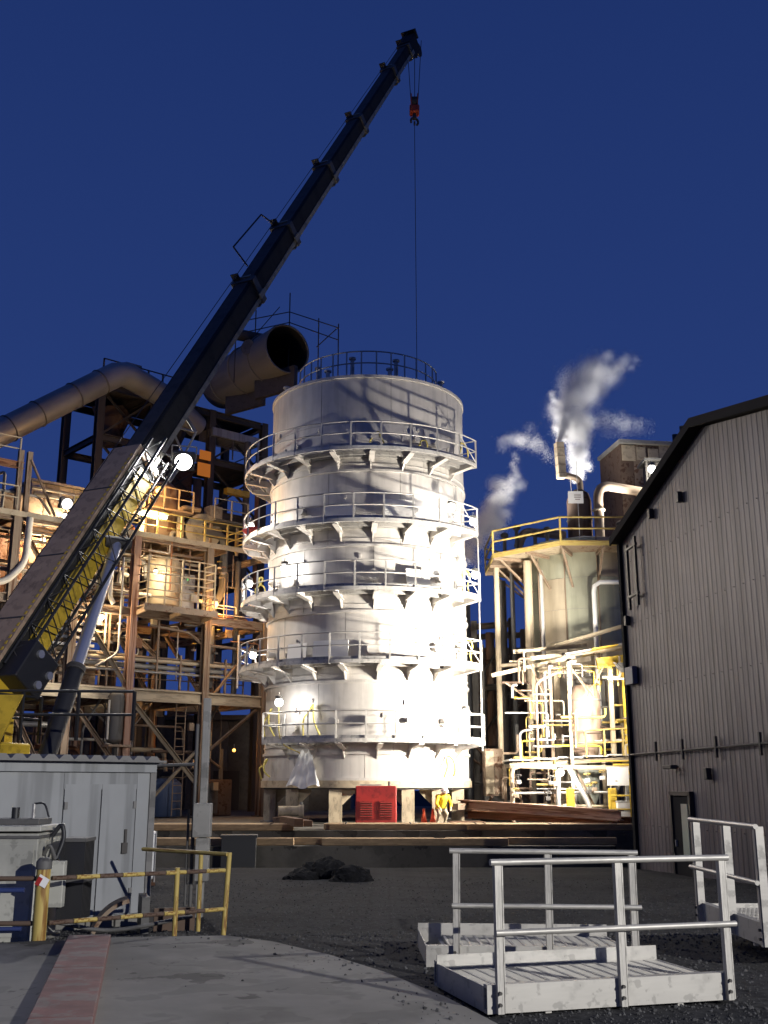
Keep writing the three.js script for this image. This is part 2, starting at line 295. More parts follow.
{ // raised concrete pad under the plant
  const g = box(80, 1.1, 42); structure('concrete_pad', g, mat.concreteDark, [-12, padY - 0.55, -36.9 - 21]); structure('pad_step', box(30, 0.8, 1.5), mat.concreteDark, [-7.6, -0.62, -36.14]);
  const t = thing('ledge_timbers', 'long squared timbers laid on the low step before the pad', 'timbers', [-1.2, -0.22, -36.0]); for (const [x, z, l, k] of [[-6.4, -0.25, 6.0, 0], [-0.2, -0.2, 6.1, 1], [6.0, -0.28, 5.6, 2], [-4.2, 0.25, 5.0, 1], [2.2, 0.28, 6.0, 0]]) part(t, 'timber', box(l, 0.22, 0.28, 0.02), mat.wood[k], [x, 0.115, z], [0, rr(-0.01, 0.01), 0]);
}
// timber mats lying along the edge of the pad
{
  const spec = [[-6.0, 0.19, 'longest timber mat on the pad edge, below the left side of the tower'], [0.9, -0.12, 'timber mat on the pad edge before the red box'], [5.6, 0.07, 'timber mat on the pad edge beside the tall cladded building']];
  for (const [x, dz, label] of spec) {
    const t = thing('timber_mat', label, 'timber mat', [x, padY, -37.7 + dz], rr(-0.02, 0.02), 'timber mats on the pad edge');
    for (let k = 0; k < 5; k++) part(t, 'plank', box(5.6 + 0.0 * k, 0.2, 0.27, 0.015), mat.wood[k % 3], [rr(-0.2, 0.2), 0.101 + (k % 2) * 0.006, k * 0.285 - 0.57]);
    for (const bx of [-2.2, 0, 2.2]) for (let k = 0; k < 5; k++) part(t, 'bolt', unitCyl, mat.dark, [bx, 0.212, k * 0.285 - 0.57]).scale.set(0.03, 0.02, 0.03);
  }
  const b = thing('timber_baulk', 'long dark timber poking over the pad edge below the tower', 'timber', [-3.15, padY + 0.28, -37.4], 0.25);
  part(b, 'plank', box(0.3, 0.26, 3.2, 0.02), mat.woodDark); part(b, 'plank', box(0.28, 0.2, 2.6, 0.02), mat.woodDark, [0.32, -0.03, 0.2]);
  const br = thing('steel_beam_stack', 'brown rusty beams lying askew between tower and cladded building', 'beams', [5.4, padY + 0.22, -41.2], 0);
  beam(br, 'beam', [-2.3, 0.5, -3.2], [2.6, 0.25, 4.0], 0.3, 0.36, mat.pink, unitI); beam(br, 'beam', [-2.0, 0.1, -3.4], [3.0, 0.05, 3.6], 0.3, 0.3, mat.rust, unitI); beam(br, 'beam', [-1.5, 0.12, -3.5], [3.6, 0.02, 3.2], 0.28, 0.26, mat.brown, unitI); beam(br, 'beam', [-2.6, 0.42, -2.2], [-1.2, 0.42, -4.2], 0.3, 0.24, mat.tan);
}

// ---------------------------------------------------------------- the tower
const TX = -0.75, TZ = -47, TR = 4.4;
{
  const t = thing('process_tower', 'tall round pale steel tower ringed by five railed walkways', 'tower', [TX, 0, TZ]);
  // shell courses of curved plates, a fine open joint between plates
  const levels = [1.89, 2.88, 5.68, 8.5, 11.24, 14.46, 18.65];
  for (let c = 0; c < 6; c++) {
    const y0 = levels[c], y1 = levels[c + 1], course = part(t, 'shell_course', new THREE.CylinderGeometry(TR - 0.02, TR - 0.02, y1 - y0, 64, 1, true), mat.backing, [0, (y0 + y1) / 2, 0]);
    const rows = y1 - y0 > 3.6 ? 2 : 1, n = 9;
    for (let r = 0; r < rows; r++) for (let k = 0; k < n; k++) {
      const a0 = (k + (c * 0.37 + r * 0.5)) * 2 * Math.PI / n, a1 = a0 + 2 * Math.PI / n - 0.005, h = (y1 - y0) / rows;
      const ya = -(y1 - y0) / 2 + r * h + 0.01, yb = ya + h - 0.02;
      part(course, 'plate', ring(TR - 0.012, TR + rr(-0.004, 0.004), ya, yb, a0, a1, 12), [mat.shell, mat.shellB, mat.shellC][Math.floor(rnd() * 3)]);
    }
    part(t, 'flange', ring(TR - 0.05, TR + 0.07, y0 - 0.05, y0 + 0.05, 0, 2 * Math.PI, 72), mat.shellB);
    if (c > 0) part(t, 'flange', ring(TR - 0.05, TR + 0.03, y0 + 0.26, y0 + 0.3, 0, 2 * Math.PI, 72), mat.shell);
  }
  for (let k = 0; k < 44; k++) { const a = rr(-1.5, 1.3), c = 1 + Math.floor(rnd() * 5), y = levels[c] + rr(0.9, 2.3); const l = part(t, 'lug', box(rr(0.05, 0.12), rr(0.08, 0.22), 0.07), mat.shellB, [(TR + 0.03) * Math.sin(a), y, (TR + 0.03) * Math.cos(a)]); l.rotation.y = a; }
  part(t, 'rim', ring(TR - 0.1, TR + 0.06, 18.6, 18.72, 0, 2 * Math.PI, 72), mat.shellC);
  part(t, 'roof', lathe([[0, 19.35], [3.3, 19.12], [4.3, 18.69]], 64), mat.shellB);
  for (let k = 0; k < 9; k++) { const a = k * 0.7 + 0.25; const n = part(t, 'nozzle', unitCylFine, mat.shell, [4.05 * Math.sin(a), 18.95, 4.05 * Math.cos(a)]); n.scale.set(0.09, 0.42, 0.09); part(n, 'nozzle_flange', unitCylFine, mat.shellB, [0, 0.5, 0]).scale.set(1.8, 0.16, 1.8); }
  // skirt band with base ring and legs
  part(t, 'base_ring', ring(TR - 0.3, TR + 0.12, 1.56, 1.84, 0, 2 * Math.PI, 72), mat.cream);
  part(t, 'base_plate', ring(2.0, TR, 1.5, 1.555, 0, 2 * Math.PI, 48), mat.dark);
  for (const a of [-0.78, -0.28, 0.42, 0.78, 1.15, -1.3, 2.2, 3.14, -2.2]) {
    const x = 4.15 * Math.sin(a), z = 4.15 * Math.cos(a), leg = beam(t, 'leg', [x, padY, z], [x, 1.5, z], 0.5, 0.5, mat.cream, unitI);
    const s = a < 0 ? 1 : -1; part(t, 'gusset', extrude([[0, 0], [0.5 * s, 0], [0.5 * s, -0.12], [0, -0.6]], 0.04), mat.cream, [x + 0.26 * s, 1.5, z]);
    part(t, 'foot_plate', box(0.75, 0.05, 0.75), mat.grey, [x, padY + 0.026, z]);
  }
  // walkways
  const decks = [[3.41, -47, 60], [6.43, -112, 59], [9.32, -118, 59], [12.11, -118, 58], [15.16, -122, 58]];
  const RO = 5.62;
  decks.forEach(([y, d0, d1], level) => {
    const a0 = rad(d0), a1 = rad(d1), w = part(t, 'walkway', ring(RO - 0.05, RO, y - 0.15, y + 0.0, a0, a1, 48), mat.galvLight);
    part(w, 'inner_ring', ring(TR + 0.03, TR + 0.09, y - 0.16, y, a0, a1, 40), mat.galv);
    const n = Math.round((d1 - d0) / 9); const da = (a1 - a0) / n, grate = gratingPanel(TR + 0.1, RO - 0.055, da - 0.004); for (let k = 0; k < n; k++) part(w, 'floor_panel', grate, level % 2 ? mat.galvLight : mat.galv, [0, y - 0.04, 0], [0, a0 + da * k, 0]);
    // bracket arms under the floor
    const nb = Math.round((d1 - d0) / 17.5); for (let k = 0; k <= nb; k++) {
      const a = a0 + 0.05 + (a1 - a0 - 0.1) * k / nb; const g = part(w, 'bracket', extrude([[TR - 0.02, -0.05], [RO - 0.06, -0.05], [RO - 0.06, -0.2], [TR + 0.35, -0.36], [TR - 0.02, -0.78]], 0.05), mat.shellC, [0, y, 0]); g.rotation.y = a - Math.PI / 2;
      const f = part(w, 'bracket_flange', box(1.0, 0.03, 0.22), mat.shellC); f.position.set((TR + 0.66) * Math.sin(a), y - 0.29, (TR + 0.66) * Math.cos(a)); f.rotation.set(0, a - Math.PI / 2, 0.17, 'YXZ');
    }
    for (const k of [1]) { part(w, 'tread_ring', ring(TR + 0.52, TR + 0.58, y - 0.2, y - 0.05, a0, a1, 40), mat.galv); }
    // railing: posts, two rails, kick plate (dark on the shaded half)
    const np = Math.round((d1 - d0) / 12.5);
    for (let k = 0; k <= np; k++) { const a = a0 + (a1 - a0) * k / np, x = (RO - 0.03) * Math.sin(a), z = (RO - 0.03) * Math.cos(a); beam(w, 'post', [x, y - 0.18, z], [x, y + 1.05, z], 0.07, 0.05, mat.galvLight); }
    for (const h of [1.05, 0.55]) part(w, 'rail', arcTube(RO - 0.03, y + h, a0, a1, 0.028), mat.galvLight);
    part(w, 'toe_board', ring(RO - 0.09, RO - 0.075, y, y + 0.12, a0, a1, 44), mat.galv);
    for (const a of [a0, a1]) { const A = [(TR + 0.1) * Math.sin(a), 0, (TR + 0.1) * Math.cos(a)], B = [(RO - 0.03) * Math.sin(a), 0, (RO - 0.03) * Math.cos(a)]; for (const h of [1.05, 0.55]) bar(w, 'end_rail', [A[0], y + h, A[2]], [B[0], y + h, B[2]], 0.026, mat.galvLight); beam(w, 'post', [A[0], y, A[2]], [A[0], y + 1.05, A[2]], 0.06, 0.06, mat.galvLight); beam(w, 'end_channel', [A[0], y - 0.1, A[2]], [B[0], y - 0.1, B[2]], 0.05, 0.18, mat.galvLight); }
    if (level > 0) { // diagonal stay in the end bay
      const a = a1, b = a1 - 0.21; bar(w, 'stay', [(RO - 0.03) * Math.sin(a), y + 0.05, (RO - 0.03) * Math.cos(a)], [(RO - 0.05) * Math.sin(b), y + 1.0, (RO - 0.05) * Math.cos(b)], 0.02, mat.galvLight);
    }
    // manways and nozzles on the shell above the walkway
    for (const [d, r] of [[-62, 0.12], [-38, 0.16], [-17, 0.12], [4, 0.18], [24, 0.1], [41, 0.15], [55, 0.1]]) {
      if (rnd() < 0.25) continue; const a = rad(d + rr(-4, 4)), yy = y + rr(0.5, 0.8), mw = part(w, 'manway', unitCylFine, mat.shellB, [(TR + 0.12) * Math.sin(a), yy, (TR + 0.12) * Math.cos(a)]); mw.rotation.set(Math.PI / 2, 0, -a, 'ZYX'); mw.rotation.set(Math.PI / 2, a, 0, 'YXZ'); mw.scale.set(r, 0.26, r);
      const c = part(w, 'cover', unitCylFine, mat.shellC, [(TR + 0.27) * Math.sin(a), yy, (TR + 0.27) * Math.cos(a)]); c.rotation.set(Math.PI / 2, a, 0, 'YXZ'); c.scale.set(r * 1.3, 0.05, r * 1.3);
    }
  });
  // crown railing on the roof
  const cr = sub(t, 'crown_railing'), c0 = rad(-75), c1 = rad(78), rc = 3.25;
  for (let k = 0; k <= 13; k++) { const a = c0 + (c1 - c0) * k / 13, x = rc * Math.sin(a), z = rc * Math.cos(a); beam(cr, 'post', [x, 19.0, z], [x, 20.3, z], 0.07, 0.05, mat.galvLight); }
  for (const h of [20.3, 19.75]) part(cr, 'rail', arcTube(rc, h, c0, c1, 0.034), mat.galvLight);
  for (const a of [-1.0, -0.25, 0.5]) { const n = part(cr, 'vent_pipe', unitCylFine, mat.galv, [2.7 * Math.sin(a), 19.7, 2.7 * Math.cos(a)]); n.scale.set(0.09, 1.0, 0.09); const c = part(cr, 'vent_cap', unitCylFine, mat.galv, [2.7 * Math.sin(a), 20.2, 2.7 * Math.cos(a)]); c.scale.set(0.16, 0.08, 0.16); }
  // vertical drop pipe and cable down the right side
  pipe(t, 'drop_pipe', [[4.35, 12.2, 2.6], [4.75, 12.0, 2.9], [4.75, 3.0, 2.9]], 0.03, mat.galv);
}
function gratingPanel(r0, r1, da) { // open bar grating: bearing bars round the shell, cross bars outwards
  const g = []; for (let k = 0; k <= 17; k++) { const r = r0 + (r1 - r0 - 0.006) * k / 17; g.push(ring(r, r + 0.006, 0, 0.03, 0, da, 2)); }
  for (let k = 0; k <= 5; k++) { const a = da * k / 5, e = 0.0008; g.push(ring(r0, r1, 0.012, 0.024, a - e, a + e, 1)); } return mergeGeometries(g); }
const onTower = (deg, y, r) => [TX + r * Math.sin(rad(deg)), y, TZ + r * Math.cos(rad(deg))];
// yellow hoses, sheets and bags on the walkways
{
  const H = (label, deg, y, n, rise = 0.9, r = 4.62) => { const pts = []; for (let k = 0; k <= n; k++) { const f = k / n; pts.push(onTower(deg + 9 * (f - 0.5) * (1 + 0.2 * Math.sin(k)), y + rise * Math.sin(f * Math.PI) + 0.08 * Math.sin(k * 2.3), r + 0.12 * Math.sin(k * 1.7))); } return single('air_hose', new THREE.TubeGeometry(new THREE.CatmullRomCurve3(pts.map(v3)), n * 6, 0.035, 7), mat.hose, label, 'hose', [0, 0, 0], 0, 'yellow hoses on the tower'); };
  H('yellow hose arched over the left end of the lowest walkway', -58, 3.5, 6, 1.2, 4.7); H('yellow hose arched beside the work lamp on the lowest walkway', -27, 3.5, 6, 1.25, 4.7);
  H('yellow hose looped on the topmost walkway, just right of its middle', 6, 15.3, 7, 0.75); H('yellow hose looped on the topmost walkway towards its right end', 32, 15.3, 7, 0.6); H('yellow hose draped at the right end of the topmost walkway', 52, 15.2, 6, 0.8, 5.3);
  H('yellow hose at the left end of the middle walkway', -66, 9.4, 7, 0.9, 5.0); H('yellow hose at the right end of the middle walkway', 54, 9.3, 7, 1.1, 5.2);
  H('yellow hose at the right end of the walkway above the lowest', 55, 6.5, 7, 1.0, 5.2); H('yellow hose hanging at the tower foot on the left', -62, 1.9, 6, 0.75, 4.7); H('yellow hose hanging at the tower foot on the right', 47, 1.95, 6, 0.8, 4.66);
  const S = (label, deg, y, w, h, tilt) => { const s = single('white_sheet', box(w, h, 0.03), mat.white, label, 'panel', onTower(deg, y + h / 2, 4.75), rad(deg), 'white boards leaning on the tower'); s.rotation.set(-tilt, rad(deg), 0, 'YXZ'); };
  S('largest white board, leaning on the second walkway from the top, right of middle', 17, 12.15, 1.35, 1.0, 0.12); S('white board on the second walkway from the top, left of middle', -13, 12.15, 1.3, 0.75, 0.15);
  S('white board standing on the walkway above the lowest, left of middle', -17, 6.5, 1.5, 0.8, 0.12); S('smaller white board on the walkway above the lowest, further left', -36, 6.5, 1.0, 0.75, 0.12); S('white board on the middle walkway, right of middle', 27, 9.4, 1.1, 0.85, 0.12);
  const bag = new THREE.SphereGeometry(1, 16, 10); { const p = bag.attributes.position; for (let i = 0; i < p.count; i++) { const k = 1 + 0.18 * Math.sin(p.getX(i) * 5 + p.getY(i) * 4) * Math.cos(p.getZ(i) * 4); p.setXYZ(i, p.getX(i) * k, Math.max(-0.75, p.getY(i) * k), p.getZ(i) * k); } bag.computeVertexNormals(); }
  const rb = single('tool_bag', bag, M([0.5, 0.05, 0.05], { rough: 0.8 }), 'red bag hung inside the railing of the second walkway from the top', 'bag', onTower(-75, 12.55, 5.2), 0.3); rb.scale.set(0.45, 0.2, 0.3);
  const cl = single('tarpaulin', (() => { const g = new THREE.PlaneGeometry(1, 1, 30, 24), p = g.attributes.position; for (let i = 0; i < p.count; i++) { const s = p.getX(i), t = 0.5 - p.getY(i), a = rad(-31 + 19 * s * (0.35 + 0.65 * t)), r = 4.56 + 0.22 * t + 0.035 * Math.sin(s * 26 + t * 3) * (0.4 + t) + 0.02 * Math.sin(t * 17 + s * 5); p.setXYZ(i, TX + r * Math.sin(a), 2.95 - 1.35 * t - 0.08 * Math.cos(s * 9), TZ + r * Math.cos(a)); } g.computeVertexNormals(); return g; })(), mat.white, 'white tarpaulin hung over the base ring below the lowest walkway', 'tarpaulin');
}

// ---------------------------------------------------------------- things at the tower's foot
{
  const g = thing('generator_box', 'red steel generator box standing on the pad before the tower', 'generator', [-0.3, padY, -40.6], 0.02);
  part(g, 'body', box(1.5, 1.32, 1.1, 0.04), mat.red, [0, 0.78, 0]);
  for (const x of [-0.36, 0.36]) { const f = part(g, 'grille_frame', box(0.52, 0.62, 0.03), mat.red, [x, 0.6, 0.56]); part(f, 'grille', box(0.44, 0.54, 0.02), M([0.12, 0.04, 0.035], { rough: 0.7 }), [0, 0, 0.012]); for (let k = 0; k < 7; k++) part(f, 'louvre', box(0.44, 0.025, 0.03), mat.red, [0, -0.24 + k * 0.08, 0.025], [0.5, 0, 0]); }
  for (const x of [-0.55, 0.55]) part(g, 'skid', box(0.14, 0.12, 1.2), mat.dark, [x, 0.06, 0]);
  part(g, 'top_rail', box(0.8, 0.05, 0.05), mat.grey, [-0.2, 1.47, 0.3]); bar(g, 'exhaust', [0.5, 1.44, -0.2], [0.5, 1.6, -0.2], 0.05, mat.dark);
  const cone = lathe([[0.19, 0], [0.19, 0.03], [0.13, 0.04], [0.035, 0.6], [0.0, 0.61]], 14), cm = M([0.6, 0.1, 0.03], { rough: 0.6 });
  single('traffic_cone', cone, cm, 'orange cone nearest the red generator box', 'cone', [1.52, padY, -42.0], 0, 'orange cones by the tower leg'); single('traffic_cone', cone, cm, 'orange cone against the pale tower leg', 'cone', [1.86, padY, -41.9], 0, 'orange cones by the tower leg');
  const p = thing('pump_set', 'small pale pump on a dark skid by the tower leg', 'pump', [-3.5, padY, -41.2], 0.1);
  part(p, 'skid', box(1.3, 0.3, 0.7), mat.brown, [0, 0.15, 0]); bar(p, 'motor', [-0.45, 0.52, 0], [0.3, 0.52, 0], 0.19, mat.cream); bar(p, 'casing', [0.3, 0.5, 0], [0.5, 0.5, 0], 0.26, mat.cream); bar(p, 'outlet', [0.4, 0.5, 0], [0.4, 0.85, 0], 0.07, mat.grey);
  const pal = thing('pallet_stack', 'flat dark pallets lying at the foot of the tower on the right', 'pallet', [3.1, padY, -41.6], 0.1);
  for (let k = 0; k < 5; k++) part(pal, 'slat', box(1.3, 0.03, 0.14), mat.woodDark, [0, 0.13, k * 0.2 - 0.4]); for (const x of [-0.55, 0, 0.55]) part(pal, 'bearer', box(0.1, 0.11, 1.0), mat.woodDark, [x, 0.058, 0]);
}

// ---------------------------------------------------------------- light tower behind the cladded building
{
  const at = [9.75, 0, -38.2], t = thing('light_tower', 'mobile light mast beside the pad, hidden by the cladded building', 'light tower', [at[0], padY, at[2]], 0.7);
  part(t, 'trailer', box(1.6, 0.8, 1.1, 0.05), mat.yellow, [0, 0.75, 0]); for (const x of [-0.7, 0.7]) { const w = part(t, 'wheel', new THREE.TorusGeometry(0.26, 0.1, 8, 20), mat.rubber, [x, 0.36, 0.6]); }
  bar(t, 'mast', [0, 1.1, 0], [0, 4.6, 0], 0.06, mat.galv); bar(t, 'crossarm', [-0.8, 4.6, 0], [0.8, 4.6, 0], 0.04, mat.galv);
  const heads = [['upper left', -0.75, 5.1, [TX + 0.2, 11.5, TZ], 1500], ['upper right', 0.75, 5.1, [TX + 0.2, 7.0, TZ], 1000], ['lower left', -0.75, 4.2, [TX + 0.5, 4.6, TZ], 900], ['lower right', 0.75, 4.2, [-1.5, 0.2, -38.6], 1500]];
  for (const [n, d, y, to, cd] of heads) flood(`${n} of four lamps on the mast behind the cladded building`, [at[0] + d * 0.75, y, at[2] - 0.3 - d * 0.6], to, 0.5, cd, [1, 0.92, 0.79], { angle: rad(to[1] < 1 ? 34 : to[1] > 6 ? 52 : 66), soft: 14 });
}

// ---------------------------------------------------------------- cladded building on the right
{
  const t = thing('cladded_building', 'tall ribbed metal-clad building with a pitched roof on the right', 'building', [7.12, 0, -31], -1.392);
  const top = u => u < 5.49 ? 8.68 + (10.52 - 8.68) * u / 5.49 : 10.52 + (9.4 - 10.52) * (u - 5.49) / 5.51, base = -1.1, len = 11;
  part(t, 'wall', extrude([[0, base], [len, base], [len, top(len)], [5.49, top(5.49)], [0, top(0)]], 15), mat.trim, [0, 0, -15.03]);
  const P3 = 0.225, W = 0.9;
  for (let s = 0; s * W < len; s++) { // ribbed sheets
    const u0 = s * W, u1 = Math.min(len, u0 + W), prof = []; for (let r = 0; r < 4; r++) { const b = u0 + r * P3; prof.push([b, 0], [b + 0.13, 0], [b + 0.15, 0.008], [b + 0.205, 0.008]); } prof.push([u1 - 0.002, 0]);
    const P = [], U = [], I = [], ok = prof.filter(q => q[0] <= len);
    ok.forEach(([u, z]) => { P.push(u, base, z, u, top(u) - 0.03, z); U.push(u, base, u, top(u)); });
    for (let k = 0; k < ok.length - 1; k++) I.push(2 * k, 2 * k + 2, 2 * k + 3, 2 * k, 2 * k + 3, 2 * k + 1);
    let g = new THREE.BufferGeometry(); g.setAttribute('position', new THREE.Float32BufferAttribute(P, 3)); g.setAttribute('uv', new THREE.Float32BufferAttribute(U, 2)); g.setIndex(I); g = g.toNonIndexed(); g.computeVertexNormals();
    part(t, 'cladding_sheet', g, mat.clad[(s * 7 + 1) % 3]);
  }
  // roof with a thick dark verge
  for (const [a, b] of [[0, 5.49], [5.49, 11]]) { const y0 = top(a), y1 = top(b), e = a === 0 ? 0.08 : 0, f = b === 11 ? 0.35 : 0, dx = b - a, dy = y1 - y0; const A = [a - e, y0 - e * dy / dx], B = [b + f, y1 + f * dy / dx]; const r = part(t, 'roof', extrude([[A[0], A[1]], [B[0], B[1]], [B[0], B[1] + 0.16], [A[0], A[1] + 0.16]], 15.5), mat.trim, [0, 0.002, -15.2]); part(r, 'verge', extrude([[A[0], A[1] - 0.05], [B[0], B[1] - 0.05], [B[0], B[1] + 0.19], [A[0], A[1] + 0.19]], 0.05), mat.trim, [0, 0, 15.51]); }
  beam(t, 'corner_trim', [-0.06, base, 0.02], [-0.06, top(0), 0.02], 0.16, 0.16, mat.trim);
  for (const yy of [0.6, 4.3, 6.2, 8.0]) for (let u = 0.15; u < len; u += 0.45) part(t, 'screw', unitCyl, mat.dark, [u, yy, 0.018], [Math.PI / 2, 0, 0]).scale.set(0.012, 0.02, 0.012);
  // conduit with clips across the wall
  bar(t, 'conduit', [0, 2.5, 0.1], [len, 2.58, 0.1], 0.03, mat.dark);
  for (const u of [1.75, 3.35, 5.15, 7.2]) beam(t, 'clip', [u, 2.3, 0.11], [u, 2.8, 0.11], 0.07, 0.06, mat.dark);
  // door with a glazed strip
  const d = part(t, 'door', box(0.98, 2.15, 0.06), mat.trim, [3.0, 0.33, 0.05]);
  for (const x of [-0.54, 0.54]) part(d, 'frame', box(0.1, 2.25, 0.12), mat.black, [x, 0.05, 0.02]); part(d, 'frame', box(1.18, 0.1, 0.12), mat.black, [0, 1.13, 0.02]);
  part(d, 'pane', box(0.36, 1.25, 0.02), M([0.42, 0.45, 0.36], { rough: 0.15 }), [0.2, 0.25, 0.045]); part(d, 'handle', box(0.03, 0.16, 0.05), mat.galv, [-0.35, -0.1, 0.06]);
  // small fittings
  part(t, 'junction_box', box(0.55, 0.5, 0.16, 0.02), M([0.1, 0.11, 0.16], { rough: 0.5 }), [0.42, 4.7, 0.12]);
  for (const [u, y] of [[2.35, 9.0], [4.15, 9.0], [4.6, 1.93], [0.3, 6.3]]) part(t, 'wall_box', box(0.14, 0.28, 0.14, 0.01), mat.black, [u, y, 0.1]);
  const wl = part(t, 'wall_lamp', box(0.5, 0.1, 0.2, 0.02), mat.dark, [2.75, 2.12, 0.2]); bar(wl, 'arm', [0, 0, 0], [0.25, 0, -0.1], 0.03, mat.dark);
  const la = sub(t, 'ladder_bracket'); beam(la, 'side_rail', [0.72, 6.55, 0.16], [0.72, 8.45, 0.16], 0.09, 0.07, mat.black); beam(la, 'side_rail', [1.3, 6.6, 0.16], [1.3, 8.6, 0.16], 0.09, 0.07, mat.black); beam(la, 'rung', [0.6, 8.3, 0.17], [1.4, 8.36, 0.17], 0.07, 0.07, mat.black); beam(la, 'rung', [0.6, 6.9, 0.17], [1.4, 6.95, 0.17], 0.07, 0.07, mat.black);
}

// ---------------------------------------------------------------- railed bridge sections in the yard
function bridgeSection(label, pos, turn, roll = 0, w = 2.02, d = 1.15, ext = 0.05) {
  const t = thing('bridge_section', label, 'platform', pos, turn, 'railed bridge sections'); t.rotation.set(0, turn, roll, 'YXZ');
  // frame: front and rear channels, end plates; origin at the front left corner on the ground
  const f = 0.2; beam(t, 'front_channel', [-ext, f / 2 + 0.03, 0], [w, f / 2 + 0.03, 0], 0.06, f, mat.alu, unitC); part(t, 'front_plate', box(w + ext, f, 0.012), mat.alu, [(w - ext) / 2, f / 2 + 0.03, 0.038]);
  beam(t, 'rear_channel', [-ext, f / 2 + 0.03, -d], [w, f / 2 + 0.03, -d], 0.06, f, mat.alu, unitC); part(t, 'rear_plate', box(w + ext, f + 0.05, 0.012), mat.alu, [(w - ext) / 2, f / 2 + 0.055, -d + 0.04]);
  for (const x of [0, w * 0.5, w]) beam(t, 'cross_member', [x, 0.08, -0.035], [x, 0.08, -d + 0.05], 0.06, 0.1, mat.alu);
  part(t, 'end_plate', box(0.012, 0.18, d - 0.1), mat.alu, [-ext + 0.01, 0.12, -d / 2]);
  // grating: bearing bars along, twisted bars across
  const g = part(t, 'grating', box(w - 0.02, 0.012, 0.03), mat.galv, [w / 2, 0.15, -0.06]);
  for (let k = 0; k <= 27; k++) part(g, 'bearing_bar', unitBox, mat.alu, [0, 0.0, -k * (d - 0.16) / 27]).scale.set(w - 0.02, 0.035, 0.016);
  for (let k = 0; k <= 16; k++) part(g, 'cross_bar', unitBox, mat.alu, [-w / 2 + 0.03 + k * (w - 0.06) / 16, 0.014, -(d - 0.16) / 2]).scale.set(0.026, 0.012, d - 0.16);
  // posts with their side flange and the two rails
  for (const x of [0.04, w * 0.52, w - 0.04]) { const p = beam(t, 'post', [x, 0.035, 0.07], [x, 1.1, 0.07], 0.05, 0.05, mat.alu, unitC); const q = part(t, 'post_flange', box(0.01, 1.06, 0.075), mat.alu, [x + 0.038, 0.57, 0.05]); for (const y of [0.1, 0.18]) { const b = part(t, 'bolt', unitCyl, mat.dark, [x - 0.01, y, 0.105]); b.scale.set(0.013, 0.025, 0.013); b.rotation.x = Math.PI / 2; } }
  bar(t, 'top_rail', [-0.02, 1.1, 0.09], [w + 0.02, 1.1, 0.09], 0.025, mat.alu); bar(t, 'mid_rail', [0, 0.6, 0.12], [w + 0.03, 0.6, 0.12], 0.023, mat.alu);
  for (const [x, z] of [[0.45, 0], [w - 0.45, 0], [0.3, -d]]) part(t, 'lug', box(0.05, 0.06, 0.04), mat.alu, [x, 0.02, z]);
  return t;
}
bridgeSection('nearest railed grating bridge section lying on the gravel', [0.8, 0.0, -8.55], 0.28);
bridgeSection('railed bridge section just behind the nearest one', [0.64, -0.05, -10.9], 0.03, -0.012, 1.8, 1.3, 0.24);
bridgeSection('railed bridge section seen end-on at the right edge', [3.5, 0.2, -12.3], -1.53, -0.005, 1.9, 1.4);

// ---------------------------------------------------------------- shed, cabinet, bollard and rails on the left
{
  const t = thing('equipment_shed', 'pale grey metal shed with double doors and a ribbed flat roof', 'shed', [-3.47, 0, -16.3], Math.PI * 0.25);
  // local x runs back along the wall towards the camera, +z looks right; u = distance from the far right corner
  const L = 6.2, H = 1.96, B = -0.12;
  part(t, 'wall', box(L, H - B, 2.6), mat.shed, [-L / 2, (H + B) / 2, -1.32]);
  for (const [a, b] of [[0.02, 0.24], [1.42, 3.0], [3.01, 4.6], [4.61, 6.18]]) part(t, 'wall_panel', box(b - a - 0.008, H - B - 0.02, 0.02), mat.shed, [-(a + b) / 2, (H + B) / 2, -0.006]);
  part(t, 'lintel', box(1.18, 0.34, 0.022), mat.shed, [-0.83, H - 0.18, -0.005]);
  for (const [a, b, n] of [[0.25, 0.82, 'door'], [0.83, 1.41, 'door']]) { const d = part(t, n, box(b - a - 0.012, 1.78, 0.03), mat.shed, [-(a + b) / 2, 0.79, 0.0]); if (a < 0.3) { const h = part(d, 'latch', box(0.09, 0.15, 0.04), mat.dark, [0.12, 0.0, 0.03]); part(d, 'latch_bar', box(0.035, 0.24, 0.03), mat.dark, [0.13, 0.14, 0.03]); } for (const y of [-0.6, 0.6]) part(d, 'hinge', box(0.05, 0.1, 0.03), mat.shedTrim, [a < 0.3 ? 0.26 : -0.26, y, 0.02]); }
  part(t, 'eave_strip', box(L + 0.1, 0.14, 0.06), mat.shed, [-L / 2, H - 0.04, 0.03]); part(t, 'corner_trim', box(0.1, H - B, 0.06), mat.shedTrim, [0.02, (H + B) / 2, 0.0]);
  for (let k = 0; k < 26; k++) part(t, 'roof_rib', extrude([[-0.11, 0], [-0.05, 0.06], [0.05, 0.06], [0.11, 0]], 3.0), mat.shedTrim, [-0.1 - k * 0.235, H + 0.06, -2.8]);
  part(t, 'roof', box(L + 0.25, 0.03, 3.0), mat.shedTrim, [-L / 2, H + 0.046, -1.3]);
  for (let k = 0; k < 13; k++) part(t, 'plinth_block', box(0.44, 0.19, 0.2, 0.015), mat.concrete, [-0.25 - k * 0.46, B - 0.1 - 0.02 * (k < 1 ? 1 : 0), -0.09 + rr(-0.01, 0.01)]);
}
